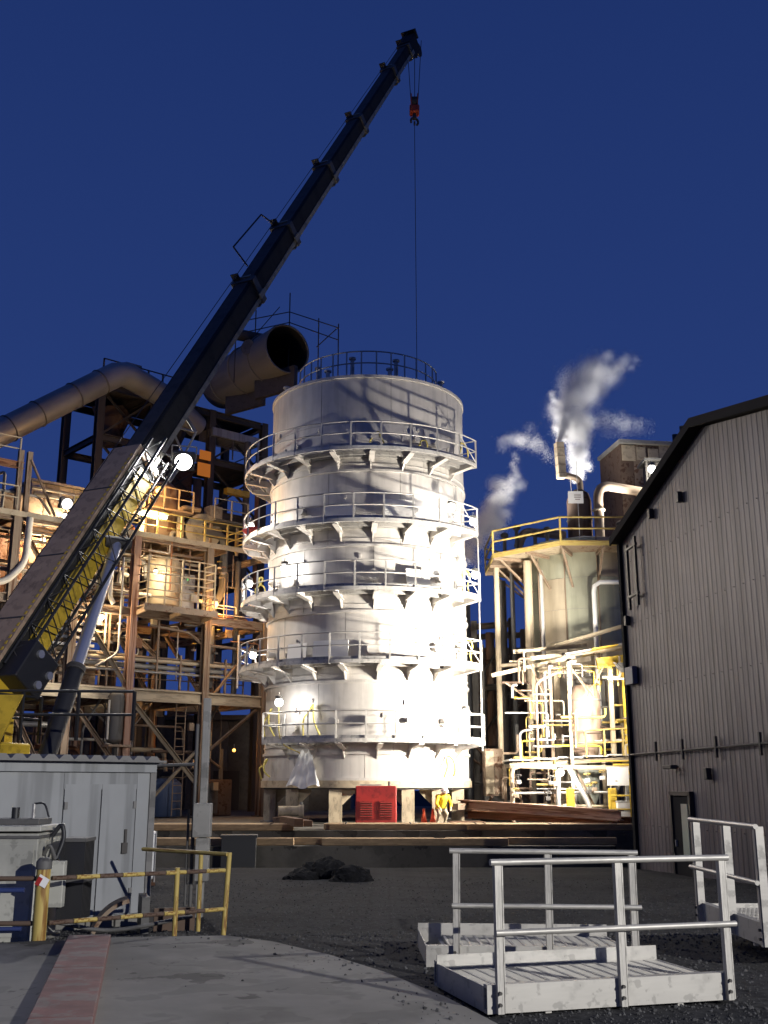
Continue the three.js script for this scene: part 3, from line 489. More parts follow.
{
  const t = thing('electrical_cabinet', 'pale metal transformer cabinet with black cooling fins beside the shed', 'cabinet', [-4.55, 0, -12.95], 0);
  part(t, 'body', box(1.3, 1.16, 0.9, 0.012), mat.cabinet, [0, 0.56, 0]); part(t, 'lid', box(1.36, 0.06, 0.96, 0.01), mat.cabinet, [0, 1.19, 0]); part(t, 'lid_lip', box(1.34, 0.03, 0.94), mat.darkGrey, [0, 1.10, 0]);
  part(t, 'front_panel', box(1.22, 0.98, 0.012), mat.cabinet, [0, 0.53, 0.456]); part(t, 'base', box(1.4, 0.16, 1.0), mat.concrete, [0, -0.09, 0]);
  const top = part(t, 'top_plate', box(0.9, 0.07, 0.5, 0.01), mat.darkGrey, [0.1, 1.255, -0.1]); bar(top, 'bushing', [0.12, 0.03, 0.1], [0.12, 0.16, 0.1], 0.045, mat.black); bar(top, 'bushing', [0.3, 0.03, 0.0], [0.3, 0.2, 0.0], 0.02, mat.galv); hose(top, 'cable', [[0.3, 0.2, 0], [0.42, 0.2, 0.02], [0.5, 0.05, 0.05]], 0.012, mat.black);
  const side = part(t, 'radiator', box(0.05, 0.9, 0.42), mat.black, [0.82, 0.6, -0.15]);
  for (let k = 0; k < 8; k++) part(side, 'fin', box(0.28, 0.86, 0.014), mat.black, [0.12, 0, -0.19 + k * 0.055]); part(side, 'header', box(0.3, 0.04, 0.44), mat.darkGrey, [0.12, 0.45, 0]); part(side, 'header', box(0.3, 0.04, 0.44), mat.darkGrey, [0.12, 0.0, 0.01]);
  part(t, 'terminal_box', box(0.22, 0.5, 0.12, 0.01), mat.cabinet, [0.8, 0.58, 0.2]); hose(t, 'cable_bundle', [[0.7, 1.1, 0.1], [0.8, 1.22, 0.1], [0.84, 1.08, 0.12], [0.8, 0.85, 0.22]], 0.026, mat.black); hose(t, 'cable_bundle', [[0.66, 0.9, 0.25], [0.74, 1.0, 0.3], [0.8, 0.85, 0.25]], 0.024, mat.darkGrey);
  hose(t, 'conduit', [[0.85, 0.15, 0.1], [1.3, 0.02, -0.3], [2.1, 0.05, -1.4]], 0.025, mat.darkGrey);
}
{
  const b = thing('bollard', 'yellow pipe bollard with a red and white tag before the cabinet', 'bollard', [-3.72, 0, -12.2]);
  part(b, 'post', lathe([[0, -0.2], [0.075, -0.2], [0.075, 0.8], [0.06, 0.84], [0, 0.85]], 20), mat.railYellow); part(b, 'cap', lathe([[0, 0.9], [0.05, 0.9], [0.085, 0.86], [0.085, 0.78]], 20), mat.darkGrey);
  part(b, 'tag', box(0.12, 0.1, 0.01), mat.white, [0.02, 0.66, 0.08], [0, 0, -0.5]); part(b, 'tag_stripe', box(0.05, 0.09, 0.01), mat.red, [-0.02, 0.66, 0.085], [0, 0, -0.5]);
  const r = thing('pipe_barrier', 'worn yellow and black pipe barrier running past the shed doors', 'barrier', [0, 0, 0]);
  for (const y of [0.68, 0.22]) { bar(r, 'rail', [-6, y, -12.1], [-3.72, y, -12.22], 0.026, mat.brown); for (let k = 0; k < 8; k++) { const a = V(-3.64, y, -12.25), e = V(-2.0, y - 0.05, -14.05); bar(r, k % 2 ? 'rail' : 'rail', a.clone().lerp(e, k / 8), a.clone().lerp(e, (k + 0.97) / 8), 0.025, k % 2 ? mat.railYellow : mat.brown); } }
  bar(r, 'post', [-2.0, -0.28, -14.05], [-1.96, 0.84, -14.1], 0.032, mat.railYellow); bar(r, 'post', [-2.5, -0.25, -13.5], [-2.5, 0.7, -13.5], 0.03, mat.railYellow); bar(r, 'post', [-2.5, -0.3, -15.2], [-2.5, 0.8, -15.2], 0.03, mat.railYellow);
  bar(r, 'rail', [-3.3, 0.82, -15.2], [-1.98, 0.82, -14.08], 0.026, mat.railYellow);
  const bl = thing('blue_rail', 'dark blue pipe rail before the cabinet', 'rail', [0, 0, 0]);
  bar(bl, 'rail', [-6, 0.56, -11.9], [-3.85, 0.58, -12.0], 0.028, mat.blue); bar(bl, 'rail', [-6, 0.18, -11.9], [-3.85, 0.19, -12.0], 0.024, mat.blue); bar(bl, 'post', [-4.12, -0.02, -11.95], [-4.12, 0.57, -11.95], 0.03, mat.blue); bar(bl, 'post', [-5.4, -0.02, -11.92], [-5.4, 0.57, -11.92], 0.03, mat.blue);
  const dr = thing('spill_chute', 'curved dirty metal chute inside the yellow barrier', 'chute', [-2.95, -0.3, -15.0], 0.3);
  part(dr, 'plate', ring(0.55, 0.6, -0.22, 0.22, 0.2, 1.5, 14), mat.tan, [-0.35, -0.05, 0.1], [Math.PI / 2, Math.PI, 0]); part(dr, 'side', box(0.1, 0.5, 0.6), mat.darkGrey, [-0.25, 0.3, 0]); part(dr, 'side', box(0.55, 0.35, 0.05), mat.brown, [0.2, 0.17, -0.35]);
}
{ // red painted kerbs on the apron
  const kerb = (label, a, b, w) => { const A = V(...a), B = V(...b), len = A.distanceTo(B); const o = thing('red_kerb', label, 'kerb', [0, 0, 0], 0, 'red painted kerbs'); const seg = 3; for (let k = 0; k < seg; k++) { const c = A.clone().lerp(B, (k + 0.5) / seg); const s = part(o, 'kerb_block', box(w, 0.13, len / seg - 0.012, 0.012), mat.kerb, [c.x, 0.055 + 0.055 - 0.04, c.z]); s.rotation.y = Math.atan2(B.x - A.x, B.z - A.z); } };
  kerb('worn red painted kerb strip on the concrete in front of the cabinet', [-3.12, 0, -12.0], [-1.75, 0, -5.8], 0.44);
  kerb('second red kerb strip, cut by the left edge of the picture', [-4.62, 0, -11.7], [-3.9, 0, -7.0], 0.5);
}
{ // light pole with box
  const t = thing('service_pole', 'grey steel pole with a meter box beyond the yellow barrier', 'pole', [-2.85, -0.3, -17]);
  part(t, 'post', box(0.11, 3.3, 0.11, 0.01), mat.grey, [0.06, 1.65, 0]); bar(t, 'conduit', [-0.08, 0, 0.02], [-0.08, 2.9, 0.02], 0.028, mat.darkGrey); part(t, 'meter_box', box(0.27, 0.5, 0.2, 0.015), mat.grey, [0.08, 1.45, 0.16]); part(t, 'duct', box(0.2, 0.62, 0.16, 0.01), mat.grey, [0.1, 0.88, 0.15]); bar(t, 'arm', [-0.08, 2.28, 0.02], [-0.9, 2.26, -0.1], 0.025, mat.darkGrey); bar(t, 'conduit', [-0.16, 0.2, 0.02], [-0.16, 1.6, 0.02], 0.02, mat.darkGrey);
  const w = thing('white_tote', 'white plastic tote standing between shed and pole', 'tote', [-5.7, -0.6, -25], 0.2); part(w, 'body', box(1.1, 1.0, 1.0, 0.06), mat.white, [0, 0.75, 0]); part(w, 'pallet', box(1.15, 0.16, 1.05), mat.woodDark, [0, 0.12, 0]); for (let k = 0; k < 4; k++) { bar(w, 'cage_bar', [-0.56 + k * 0.37, 0.2, 0.52], [-0.56 + k * 0.37, 1.28, 0.52], 0.015, mat.galv); }
}
{ // dark heaps lying in the yard
  const heap = (name, label, x, z, sx, sy, sz, s0) => { const g = new THREE.IcosahedronGeometry(1, 9), p = g.attributes.position, n = fbm(4, s0, 6); for (let i = 0; i < p.count; i++) { const ridge = Math.abs(n(p.getX(i) * 0.35 + 0.2, p.getZ(i) * 0.35 - p.getY(i) * 0.3) - 0.5), k = 0.55 + 0.7 * n(p.getX(i) * 0.3 + 0.5, p.getZ(i) * 0.3 + p.getY(i) * 0.2) + 0.9 * ridge; p.setXYZ(i, p.getX(i) * k, Math.max(-0.1, p.getY(i) * k), p.getZ(i) * k); } g.computeVertexNormals(); const o = single(name, g, mat.rubber, label, 'heap', [x, groundY(-z) + 0.02, z], rr(0, 3), 'black heaps in the yard'); o.scale.set(sx, sy, sz); };
  heap('tarp_heap', 'taller black crumpled heap lying on the dark yard', -1.4, -26.5, 0.55, 0.5, 0.5, 5); heap('tarp_heap', 'low black crumpled heap right of the taller one', -0.75, -25.6, 0.55, 0.34, 0.45, 9); heap('tarp_heap', 'small black lump left of the taller heap', -1.95, -26.2, 0.4, 0.22, 0.4, 15);
  const bx = thing('dark_crate', 'black crate standing against the pad behind the pole', 'crate', [-4.6, -0.9, -35.2], 0.1); part(bx, 'body', box(1.1, 0.95, 0.8, 0.02), mat.black, [0, 0.5, 0]); part(bx, 'lid', box(1.16, 0.08, 0.86), mat.black, [0, 1.0, 0]);
}
// ---------------------------------------------------------------- yard lamp behind the camera, to the right: it throws the long rail shadows
{
  const t = thing('yard_lamp_pole', 'tall steel lamp pole standing in the yard behind the viewer', 'lamp pole', [23.1, 0, 15.2]);
  part(t, 'pole', new THREE.CylinderGeometry(0.08, 0.14, 10.6, 14), mat.galv, [0, 5.3, 0]); bar(t, 'arm', [0, 10.5, 0], [-0.9, 10.7, -1.0], 0.05, mat.galv);
  flood('floodlight on the tall yard pole behind the viewer', [22.2, 10.5, 14.2], [0.5, 0, -10], 0.5, 3800, [1, 0.985, 0.96], { angle: rad(26), soft: 5 });
}

// ---------------------------------------------------------------- mobile crane
const F = V(-9.26, 3.77, -25), T = V(1.39, 38.74, -47), AX = T.clone().sub(F).normalize();
const LAT = V(AX.z, 0, -AX.x).normalize().multiplyScalar(-1), TOP = LAT.clone().cross(AX).normalize(); if (TOP.y < 0) TOP.multiplyScalar(-1);
if (LAT.z < 0) LAT.multiplyScalar(-1);
const onBoom = (s, lat = 0, up = 0) => F.clone().addScaledVector(AX, s).addScaledVector(LAT, lat).addScaledVector(TOP, up);
{
  const c = thing('mobile_crane', 'yellow mobile crane with a long black telescopic boom', 'crane', [0, 0, 0]);
  const basis = new THREE.Matrix4().makeBasis(LAT, AX, LAT.clone().cross(AX)), qB = new THREE.Quaternion().setFromRotationMatrix(basis);
  const zs = LAT.clone().cross(AX).dot(TOP) > 0 ? 1 : -1; // local z is TOP * zs
  const seg = (name, s0, s1, w, h, m, dl = 0, du = 0) => { const o = part(c, name, box(w, s1 - s0, h, Math.min(w, h) * 0.09), m); o.position.copy(onBoom((s0 + s1) / 2, dl, du)); o.quaternion.copy(qB); return o; };
  const inB = (o, name, g, m, lat, s, up) => part(o, name, g, m, [lat, s, up * zs]);
  // telescopic sections, each with its collar, wear-pad strip and lamp-lit lower edge
  const S = [[0, 8.4, 0.88, 0.98], [8.2, 18.1, 0.76, 0.84], [18, 22.2, 0.72, 0.79], [22, 27.5, 0.69, 0.75], [27.4, 32.4, 0.65, 0.71], [32.3, 38.4, 0.61, 0.67], [38.3, 41.6, 0.55, 0.62]];
  S.forEach(([a, b, w, h], i) => {
    const o = seg('boom_section', a, b, w, h, mat.boom);
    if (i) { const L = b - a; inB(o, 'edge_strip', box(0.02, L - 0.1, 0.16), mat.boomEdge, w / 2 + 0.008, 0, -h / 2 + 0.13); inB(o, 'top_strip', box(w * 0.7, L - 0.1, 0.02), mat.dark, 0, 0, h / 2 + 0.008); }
    if (i) { const col = inB(o, 'collar', box(w + 0.16, 0.32, h + 0.16, 0.03), mat.darkGrey, 0, (b - a) / 2 - 0.1, 0); inB(col, 'collar_plate', box(w * 0.8, 0.1, 0.06), mat.boomEdge, 0, 0.1, h / 2 + 0.1); inB(col, 'wear_pad', box(0.05, 0.4, 0.2), mat.boomEdge, w / 2 + 0.1, -0.05, -h * 0.2); inB(col, 'wear_pad', box(0.2, 0.36, 0.06), mat.black, w / 4, -0.05, -h / 2 - 0.1); inB(o, 'hose_bracket', box(0.3, 0.04, 0.3), mat.dark, -w * 0.3, (b - a) / 2 - 0.1, h / 2 + 0.2); }
  });
  const top = seg('boom_top_cover', 0.3, 8.5, 1.02, 0.1, mat.boomTop, -0.03, 0.55); for (const s of [-2.6, -0.4, 2.2]) inB(top, 'strap', box(0.95, 0.05, 0.12), mat.dark, 0, s, 0);
  seg('boom_collar', 8.2, 8.55, 0.98, 1.08, mat.boomTop); for (let k = 0; k < 40; k++) inB(top, 'edge_mark', box(0.06, 0.1, 0.02), mat.yellow, 0.42, -3.8 + k * 0.19, 0.055);
  // boom head
  const hd = seg('boom_head', 41.5, 42.8, 0.72, 0.9, mat.boom); for (const l of [-0.2, 0.05, 0.28]) { const sh = part(hd, 'sheave', new THREE.CylinderGeometry(0.34, 0.34, 0.07, 22), mat.dark, [l, 0.55, -0.42 * zs], [0, 0, Math.PI / 2]); } inB(hd, 'guard', box(0.8, 0.12, 0.5), mat.black, 0, 0.75, 0.35); inB(hd, 'aerial', box(0.05, 0.5, 0.05), mat.black, -0.2, 0.8, 0.5); inB(hd, 'aerial', box(0.05, 0.35, 0.05), mat.black, 0.1, 0.85, 0.45);
  // outrigger-like hose frame on the back of section two
  bar(c, 'cable_frame', onBoom(22.1, -0.2, 0.5), onBoom(21.8, -0.4, 1.15), 0.03, mat.black); bar(c, 'cable_frame', onBoom(21.8, -0.4, 1.15), onBoom(19.2, -0.5, 1.25), 0.03, mat.black); bar(c, 'cable_frame', onBoom(19.2, -0.5, 1.25), onBoom(19.0, -0.2, 0.5), 0.03, mat.black); bar(c, 'hoist_rope', onBoom(2, 0.1, 1.05), onBoom(42.4, 0.1, 0.62), 0.012, mat.black);
  // lattice jib stowed along the right-hand face of the base section
  const jib = sub(c, 'stowed_jib'), ch = [[0.5, 0.4], [0.5, -0.55], [0.95, 0.32], [0.95, -0.5]], j0 = 0.5, j1 = 9.0;
  for (const [l, u] of ch) bar(jib, 'chord', onBoom(j0, l, u), onBoom(j1, l, u), 0.04, mat.black);
  const faces = [[0, 1], [2, 3], [0, 2], [1, 3]]; let k = 0;
  for (const [a, b] of faces) for (let s = j0; s < j1 - 0.3; s += 0.42) { const A = ch[k % 2 ? a : b], B = ch[k % 2 ? b : a]; bar(jib, 'lacing', onBoom(s, ...A), onBoom(s + 0.42, ...B), 0.015, k % 5 ? mat.black : mat.dark); k++; }
  { const yw = seg('yellow_side_plate', 1.0, 8.0, 0.03, 0.62, mat.yellow, 0.46, -0.16); seg('yellow_side_strip', 0.8, 8.0, 0.025, 0.05, mat.yellow, 0.46, 0.12); }
  const jf = part(jib, 'jib_foot', box(0.6, 1.1, 0.95, 0.05), mat.black); jf.position.copy(onBoom(0.7, 0.75, -0.1)); jf.quaternion.copy(qB); for (const [y, z] of [[0.3, 0.2], [-0.3, -0.2], [0.1, -0.35]]) part(jf, 'pin', unitCyl, mat.chrome, [0.32, y, z], [0, 0, Math.PI / 2]).scale.set(0.1, 0.1, 0.1);
  // grey lattice nose of the jib beyond the base section
  const N = [[-7.67, 10.57, -31.6], [-6.67, 13.64, -33.2], [-6.2, 12.93, -33.2], [-6.93, 11.18, -33], [-7.68, 12.12, -32.6], [-6.5, 12.02, -33.2], [-6.9, 12.9, -32.4], [-7.2, 11.4, -32.2]].map(a => V(a[0] * 0.955, 1.67 + (a[1] - 1.67) * 0.955, a[2] * 0.955));
  for (const [a, b] of [[0, 1], [1, 2], [2, 3], [4, 5], [0, 4], [4, 6], [6, 2], [6, 1], [5, 6], [7, 5], [7, 4], [3, 5], [7, 3], [0, 7]]) bar(jib, 'nose_lacing', N[a], N[b], a < 2 ? 0.055 : 0.035, mat.galv);
  // luffing cylinder
  const C0 = V(-7.72, 1.3, -24.1), C1 = V(-7.2, 8.0, -27.9), m = C0.clone().lerp(C1, 0.47); const cy = bar(c, 'cylinder_barrel', C0, m, 0.21, mat.black); bar(c, 'cylinder_gland', m.clone().lerp(C0, 0.04), m, 0.235, mat.dark); bar(c, 'cylinder_rod', m, C1, 0.15, mat.chrome); bar(c, 'rod_end', C1.clone().add(V(-0.3, 0, 0.2)), C1.clone().add(V(0.3, 0, -0.2)), 0.17, mat.dark);
  // superstructure and carrier, mostly behind the shed
  const up = sub(c, 'superstructure', [-10.1, 0, -24.0], -0.47);
  part(up, 'turntable_frame', box(2.4, 1.0, 5.0, 0.06), mat.yellow, [0, 2.1, 0.6]); part(up, 'counterweight', box(2.9, 1.5, 1.2, 0.08), mat.yellow, [0, 2.6, 3.0]);
  const cab = part(up, 'cab', box(1.0, 1.6, 2.0, 0.08), mat.yellow, [-1.6, 2.5, -1.4]); part(cab, 'windscreen', box(0.9, 0.8, 0.02), mat.glass, [0, 0.3, -1.02]); part(up, 'boom_cheek', box(0.1, 2.0, 2.2, 0.03), mat.yellow, [0.75, 3.1, -0.6]); part(up, 'boom_cheek', box(0.1, 2.0, 2.2, 0.03), mat.yellow, [-0.75, 3.1, -0.6]);
  part(up, 'side_panel', extrude([[-1.1, 0], [0.5, 0], [1.05, 1.3], [-1.1, 1.3]], 0.06), mat.yellow, [1.55, 2.25, 0.2], [0, 0.45, 0]); part(up, 'side_rail', box(1.8, 0.12, 0.3), mat.yellow, [1.5, 2.15, 0.5], [0, 0.45, 0]);
  handrail(up, [[1.3, 2.6, -2.0], [1.3, 2.6, 0.2], [4.4, 2.6, -1.6]], mat.black, { h: 1.05, r: 0.03, post: 0.03 }); 
  const ca = sub(c, 'carrier', [-13.5, -0.6, -24.5], -0.47); part(ca, 'chassis', box(2.8, 0.7, 11, 0.05), mat.dark, [0, 1.0, 0]); for (const z of [-4.4, -2.8, 2.6, 4.2]) for (const x of [-1.25, 1.25]) { const w = part(ca, 'wheel', new THREE.CylinderGeometry(0.65, 0.65, 0.45, 22), mat.rubber, [x, 0.65, z], [0, 0, Math.PI / 2]); part(w, 'rim', new THREE.CylinderGeometry(0.36, 0.36, 0.47, 18), mat.grey); }
  for (const z of [-4.9, 4.9]) { beam(ca, 'outrigger', [-3.2, 0.9, z], [3.2, 0.9, z], 0.35, 0.4, mat.yellow); for (const x of [-3.1, 3.1]) bar(ca, 'jack', [x, 0.08, z], [x, 1.0, z], 0.11, mat.chrome); for (const x of [-3.1, 3.1]) part(ca, 'float_pad', new THREE.CylinderGeometry(0.4, 0.45, 0.1, 16), mat.dark, [x, 0.05, z]); }
}
{
  const x = 1.55, z = -47.2, h = thing('hook_block', 'red hook block hanging from the crane boom head', 'hook block', [x, 34.9, z]);
  for (const l of [-0.16, 0.16]) part(h, 'cheek_plate', box(0.05, 1.0, 0.62, 0.02), mat.redHook, [l, 0.35, 0]); part(h, 'sheave', new THREE.CylinderGeometry(0.3, 0.3, 0.26, 20), mat.dark, [0, 0.5, 0], [0, 0, Math.PI / 2]); part(h, 'weight', box(0.5, 0.4, 0.5, 0.06), mat.redHook, [0, 0.05, 0]);
  part(h, 'swivel', new THREE.CylinderGeometry(0.09, 0.12, 0.3, 12), mat.dark, [0, -0.3, 0]); part(h, 'hook', new THREE.TorusGeometry(0.2, 0.06, 8, 18, 4.6), mat.dark, [0, -0.6, 0], [0, 0.4, -0.9]);
  for (const [dx, dz] of [[-0.22, -0.1], [0.02, 0.12], [0.24, 0]]) bar(h, 'rope', [dx * 0.8, 0.7, dz], [dx * 1.6, 4.2, dz], 0.018, mat.black);
  const l = thing('load_line', 'thin dark load line dropping from the hook to the tower roof', 'cable', [x, 0, z]); bar(l, 'rope', [0, 34.1, 0], [0.02, 19.4, 0], 0.016, mat.black); bar(l, 'shackle', [0, 34.3, 0], [0, 34.1, 0], 0.05, mat.dark);
}

// ---------------------------------------------------------------- plant on the left: steel frame, ducts, pipework (local x along its front, -z into it)
const PA = [-16.4, 0, -44], PT = 0.7156;
const inPlant = (u, y, w) => [PA[0] + 0.755 * u - 0.656 * w, y, PA[2] - 0.656 * u - 0.755 * w];
{
  const t = thing('plant_frame', 'open beige steel plant frame with railed floors left of the tower', 'steel frame', PA, PT);
  const cu = [-3, 0.7, 3.55, 6.45, 10.4, 13.8], cw = [0, 5, 9.5], p = (u, y, w) => [u, y, -w];
  for (const w of cw) for (const u of cu) { if (u > 13 && w > 6) continue; beam(t, 'column', p(u, padY, w), p(u, u > 12 ? 9.6 : 13.0, w), 0.34, 0.36, u === 6.45 ? mat.pink : mat.tan, unitI); part(t, 'base_plate', box(0.6, 0.05, 0.6), mat.dark, p(u, padY + 0.026, w)); }
  const lv = [[5.9, mat.cream, 0.55], [9.55, mat.tan, 0.4], [13.1, mat.tan, 0.36]];
  for (const [y, m, h] of lv) {
    for (const w of cw) for (let i = 0; i < cu.length - 1; i++) { if (y > 12 && cu[i] > 10) continue; beam(t, 'beam', p(cu[i] + 0.18, y - h / 2, w), p(cu[i + 1] - 0.18, y - h / 2, w), 0.24, h, m, unitI); }
    for (const u of cu) for (let j = 0; j < 2; j++) beam(t, 'cross_beam', p(u, y - h / 2 - 0.02, cw[j] + 0.18), p(u, y - h / 2 - 0.02, cw[j + 1] - 0.18), 0.2, h * 0.9, mat.tan, unitI);
    for (let u = -2; u < 13; u += 1.5) if (rnd() < 0.8) beam(t, 'joist', p(u, y - 0.14, 0.2), p(u, y - 0.14, 4.9), 0.1, 0.2, mat.tan);
  }
  // braces
  for (const [a, b, m] of [[[6.6, 5.5, .1], [10.3, 1.7, .1], mat.cream], [[7.3, 0.3, .22], [10.3, 3.2, .22], mat.cream], [[3.7, 5.4, .1], [6.3, 2.3, .1], mat.tan], [[4.2, 8.9, .1], [6.4, 6.0, .1], mat.cream], [[6.6, 9.0, 1.2], [8.8, 7.3, 1.2], mat.tan], [[0.9, 12.7, .05], [3.4, 8.9, .05], mat.tan], [[10.6, 5.3, .1], [13.6, 8.9, .1], mat.tan], [[10.6, 3.0, .1], [13.6, 5.3, .1], mat.tan], [[0.9, 5.4, .1], [3.4, 1, .1], mat.tan], [[8.2, 9.2, 5], [10.2, 6.1, 5], mat.tan], [[11, 9.2, 5], [13.4, 6.1, 5], mat.tan]]) beam(t, 'brace', p(...a), p(...b), 0.2, 0.16, m, unitL);
  // floors: grating panels
  for (let k = 0; k < 15; k++) part(t, 'floor_panel', box(0.98, 0.05, 4.6), mat.tan, p(-2.6 + k, 13.13, 2.4)); for (let k = 0; k < 10; k++) part(t, 'floor_panel', box(0.98, 0.05, 3.6), mat.tan, p(-2.6 + k, 9.58, 2.9));
  for (let k = 0; k < 9; k++) part(t, 'floor_panel', box(1.4, 0.06, 2.6), mat.tan, p(1 + k * 1.42, 5.94, 1.6));
  part(t, 'floor_edge', box(16.2, 0.24, 0.05), mat.cream, p(4.6, 13.02, -0.2)); part(t, 'floor_edge', box(3.9, 0.3, 0.06), mat.tan, p(8.4, 9.5, -1.05));
  // handrails
  handrail(t, [p(-3, 13.16, -0.15), p(0.6, 13.16, -0.15)], mat.cream, { r: 0.035 }); handrail(t, [p(3.2, 13.16, -0.15), p(7.4, 13.16, -0.15), p(12.6, 13.16, -0.15), p(12.6, 13.16, 3.6)], mat.railYellow, { r: 0.036, rails: [1, 0.66, 0.33], post: 0.04 });
  // railed balcony with a high cage
  for (let k = 0; k < 4; k++) part(t, 'balcony_panel', box(0.9, 0.05, 1.3), mat.tan, p(7 + k * 0.92, 9.6, -0.4)); for (const u of [6.6, 8.4, 10.1]) beam(t, 'balcony_arm', p(u, 9.3, 0), p(u, 9.42, -1.0), 0.1, 0.22, mat.tan);
  handrail(t, [p(6.6, 9.64, -0.1), p(6.6, 9.64, -1.02), p(10.15, 9.64, -1.02), p(10.15, 9.64, -0.1)], mat.cream, { h: 2.25, r: 0.032, gap: 0.95, rails: [1, 0.82, 0.65, 0.48, 0.31, 0.15], post: 0.032 });
  handrail(t, [p(3.7, 9.62, 0.9), p(6.4, 9.62, 0.9)], mat.cream, { r: 0.03 }); handrail(t, [p(-2.6, 9.62, 0.2), p(3.3, 9.62, 0.2)], mat.whitePipe, { r: 0.03 }); handrail(t, [p(4, 5.95, 1.2), p(13.4, 5.95, 1.2)], mat.tan, { r: 0.028, gap: 1.5 });
  // raised landings above the top floor
  for (const [u0, u1, w, y, m] of [[7.9, 10.4, 2.4, 15.0, mat.tan], [11.2, 13.2, 1.6, 14.7, mat.darkGrey]]) { part(t, 'landing', box(u1 - u0, 0.1, 1.4), m, p((u0 + u1) / 2, y, w)); handrail(t, [p(u0, y + 0.05, w - 0.65), p(u1, y + 0.05, w - 0.65)], m === mat.tan ? mat.cream : mat.grey, { r: 0.03, gap: 0.9 }); for (const u of [u0 + 0.2, u1 - 0.2]) beam(t, 'landing_post', p(u, 13.15, w), p(u, y - 0.05, w), 0.12, 0.12, mat.tan); }
  // tall post pair at the left end
  for (const u of [0.75, 1.15]) beam(t, 'mast_post', p(u, 13.15, 0.3), p(u, 16.0, 0.3), 0.22, 0.2, mat.tan, unitI); bar(t, 'mast_stay', p(1.2, 15.6, 0.2), p(2.4, 13.2, 0.0), 0.06, mat.tan); beam(t, 'mast_beam', p(-3, 15.3, 0.3), p(0.9, 15.3, 0.3), 0.2, 0.3, mat.rust, unitI); handrail(t, [p(-3, 15.5, 0.3), p(0.7, 15.5, 0.3)], mat.cream, { r: 0.03 });
  // sheeting on the rear bays
  for (let k = 0; k < 11; k++) for (const [y, h] of [[7.9, 3.5], [11.4, 3.0]]) part(t, 'back_sheet', box(0.96, h, 0.04), k % 3 ? mat.tan : mat.boomTop, p(-2.5 + k * 0.98, y, 9.2));
  for (let k = 0; k < 9; k++) { const y = [6.4, 6.75, 10.2, 10.6, 11, 12.1, 12.4, 8.4, 8.75][k]; beam(t, 'tray_beam', p(-3, y, 0.25 + 0.2 * (k % 3)), p([3.4, 13.6, 6.2, 6.2, 3.4, 10.2, 10.2, 6.2, 6.2][k], y, 0.25 + 0.2 * (k % 3)), 0.08, 0.12, k % 2 ? mat.cream : mat.tan, unitC); }
  for (let k = 0; k < 12; k++) { const u = -2 + k * 1.25; beam(t, 'stub_post', p(u, 5.95, 0.3), p(u, k % 2 ? 7.6 : 9.3, 0.3), 0.09, 0.09, mat.tan, unitL); beam(t, 'hanger', p(u + 0.4, 12.9, 0.6), p(u + 0.4, 11.2, 0.6), 0.07, 0.07, mat.tan, unitL); }
  // ladder
  const la = sub(t, 'ladder'); for (const d of [0, 0.5]) bar(la, 'side_rail', p(9.2 + d, 0.3, 0.4), p(9.2 + d, 5.9, 0.4), 0.03, mat.tan); for (let y = 0.6; y < 5.8; y += 0.35) bar(la, 'rung', p(9.2, y, 0.4), p(9.7, y, 0.4), 0.018, mat.tan);
}
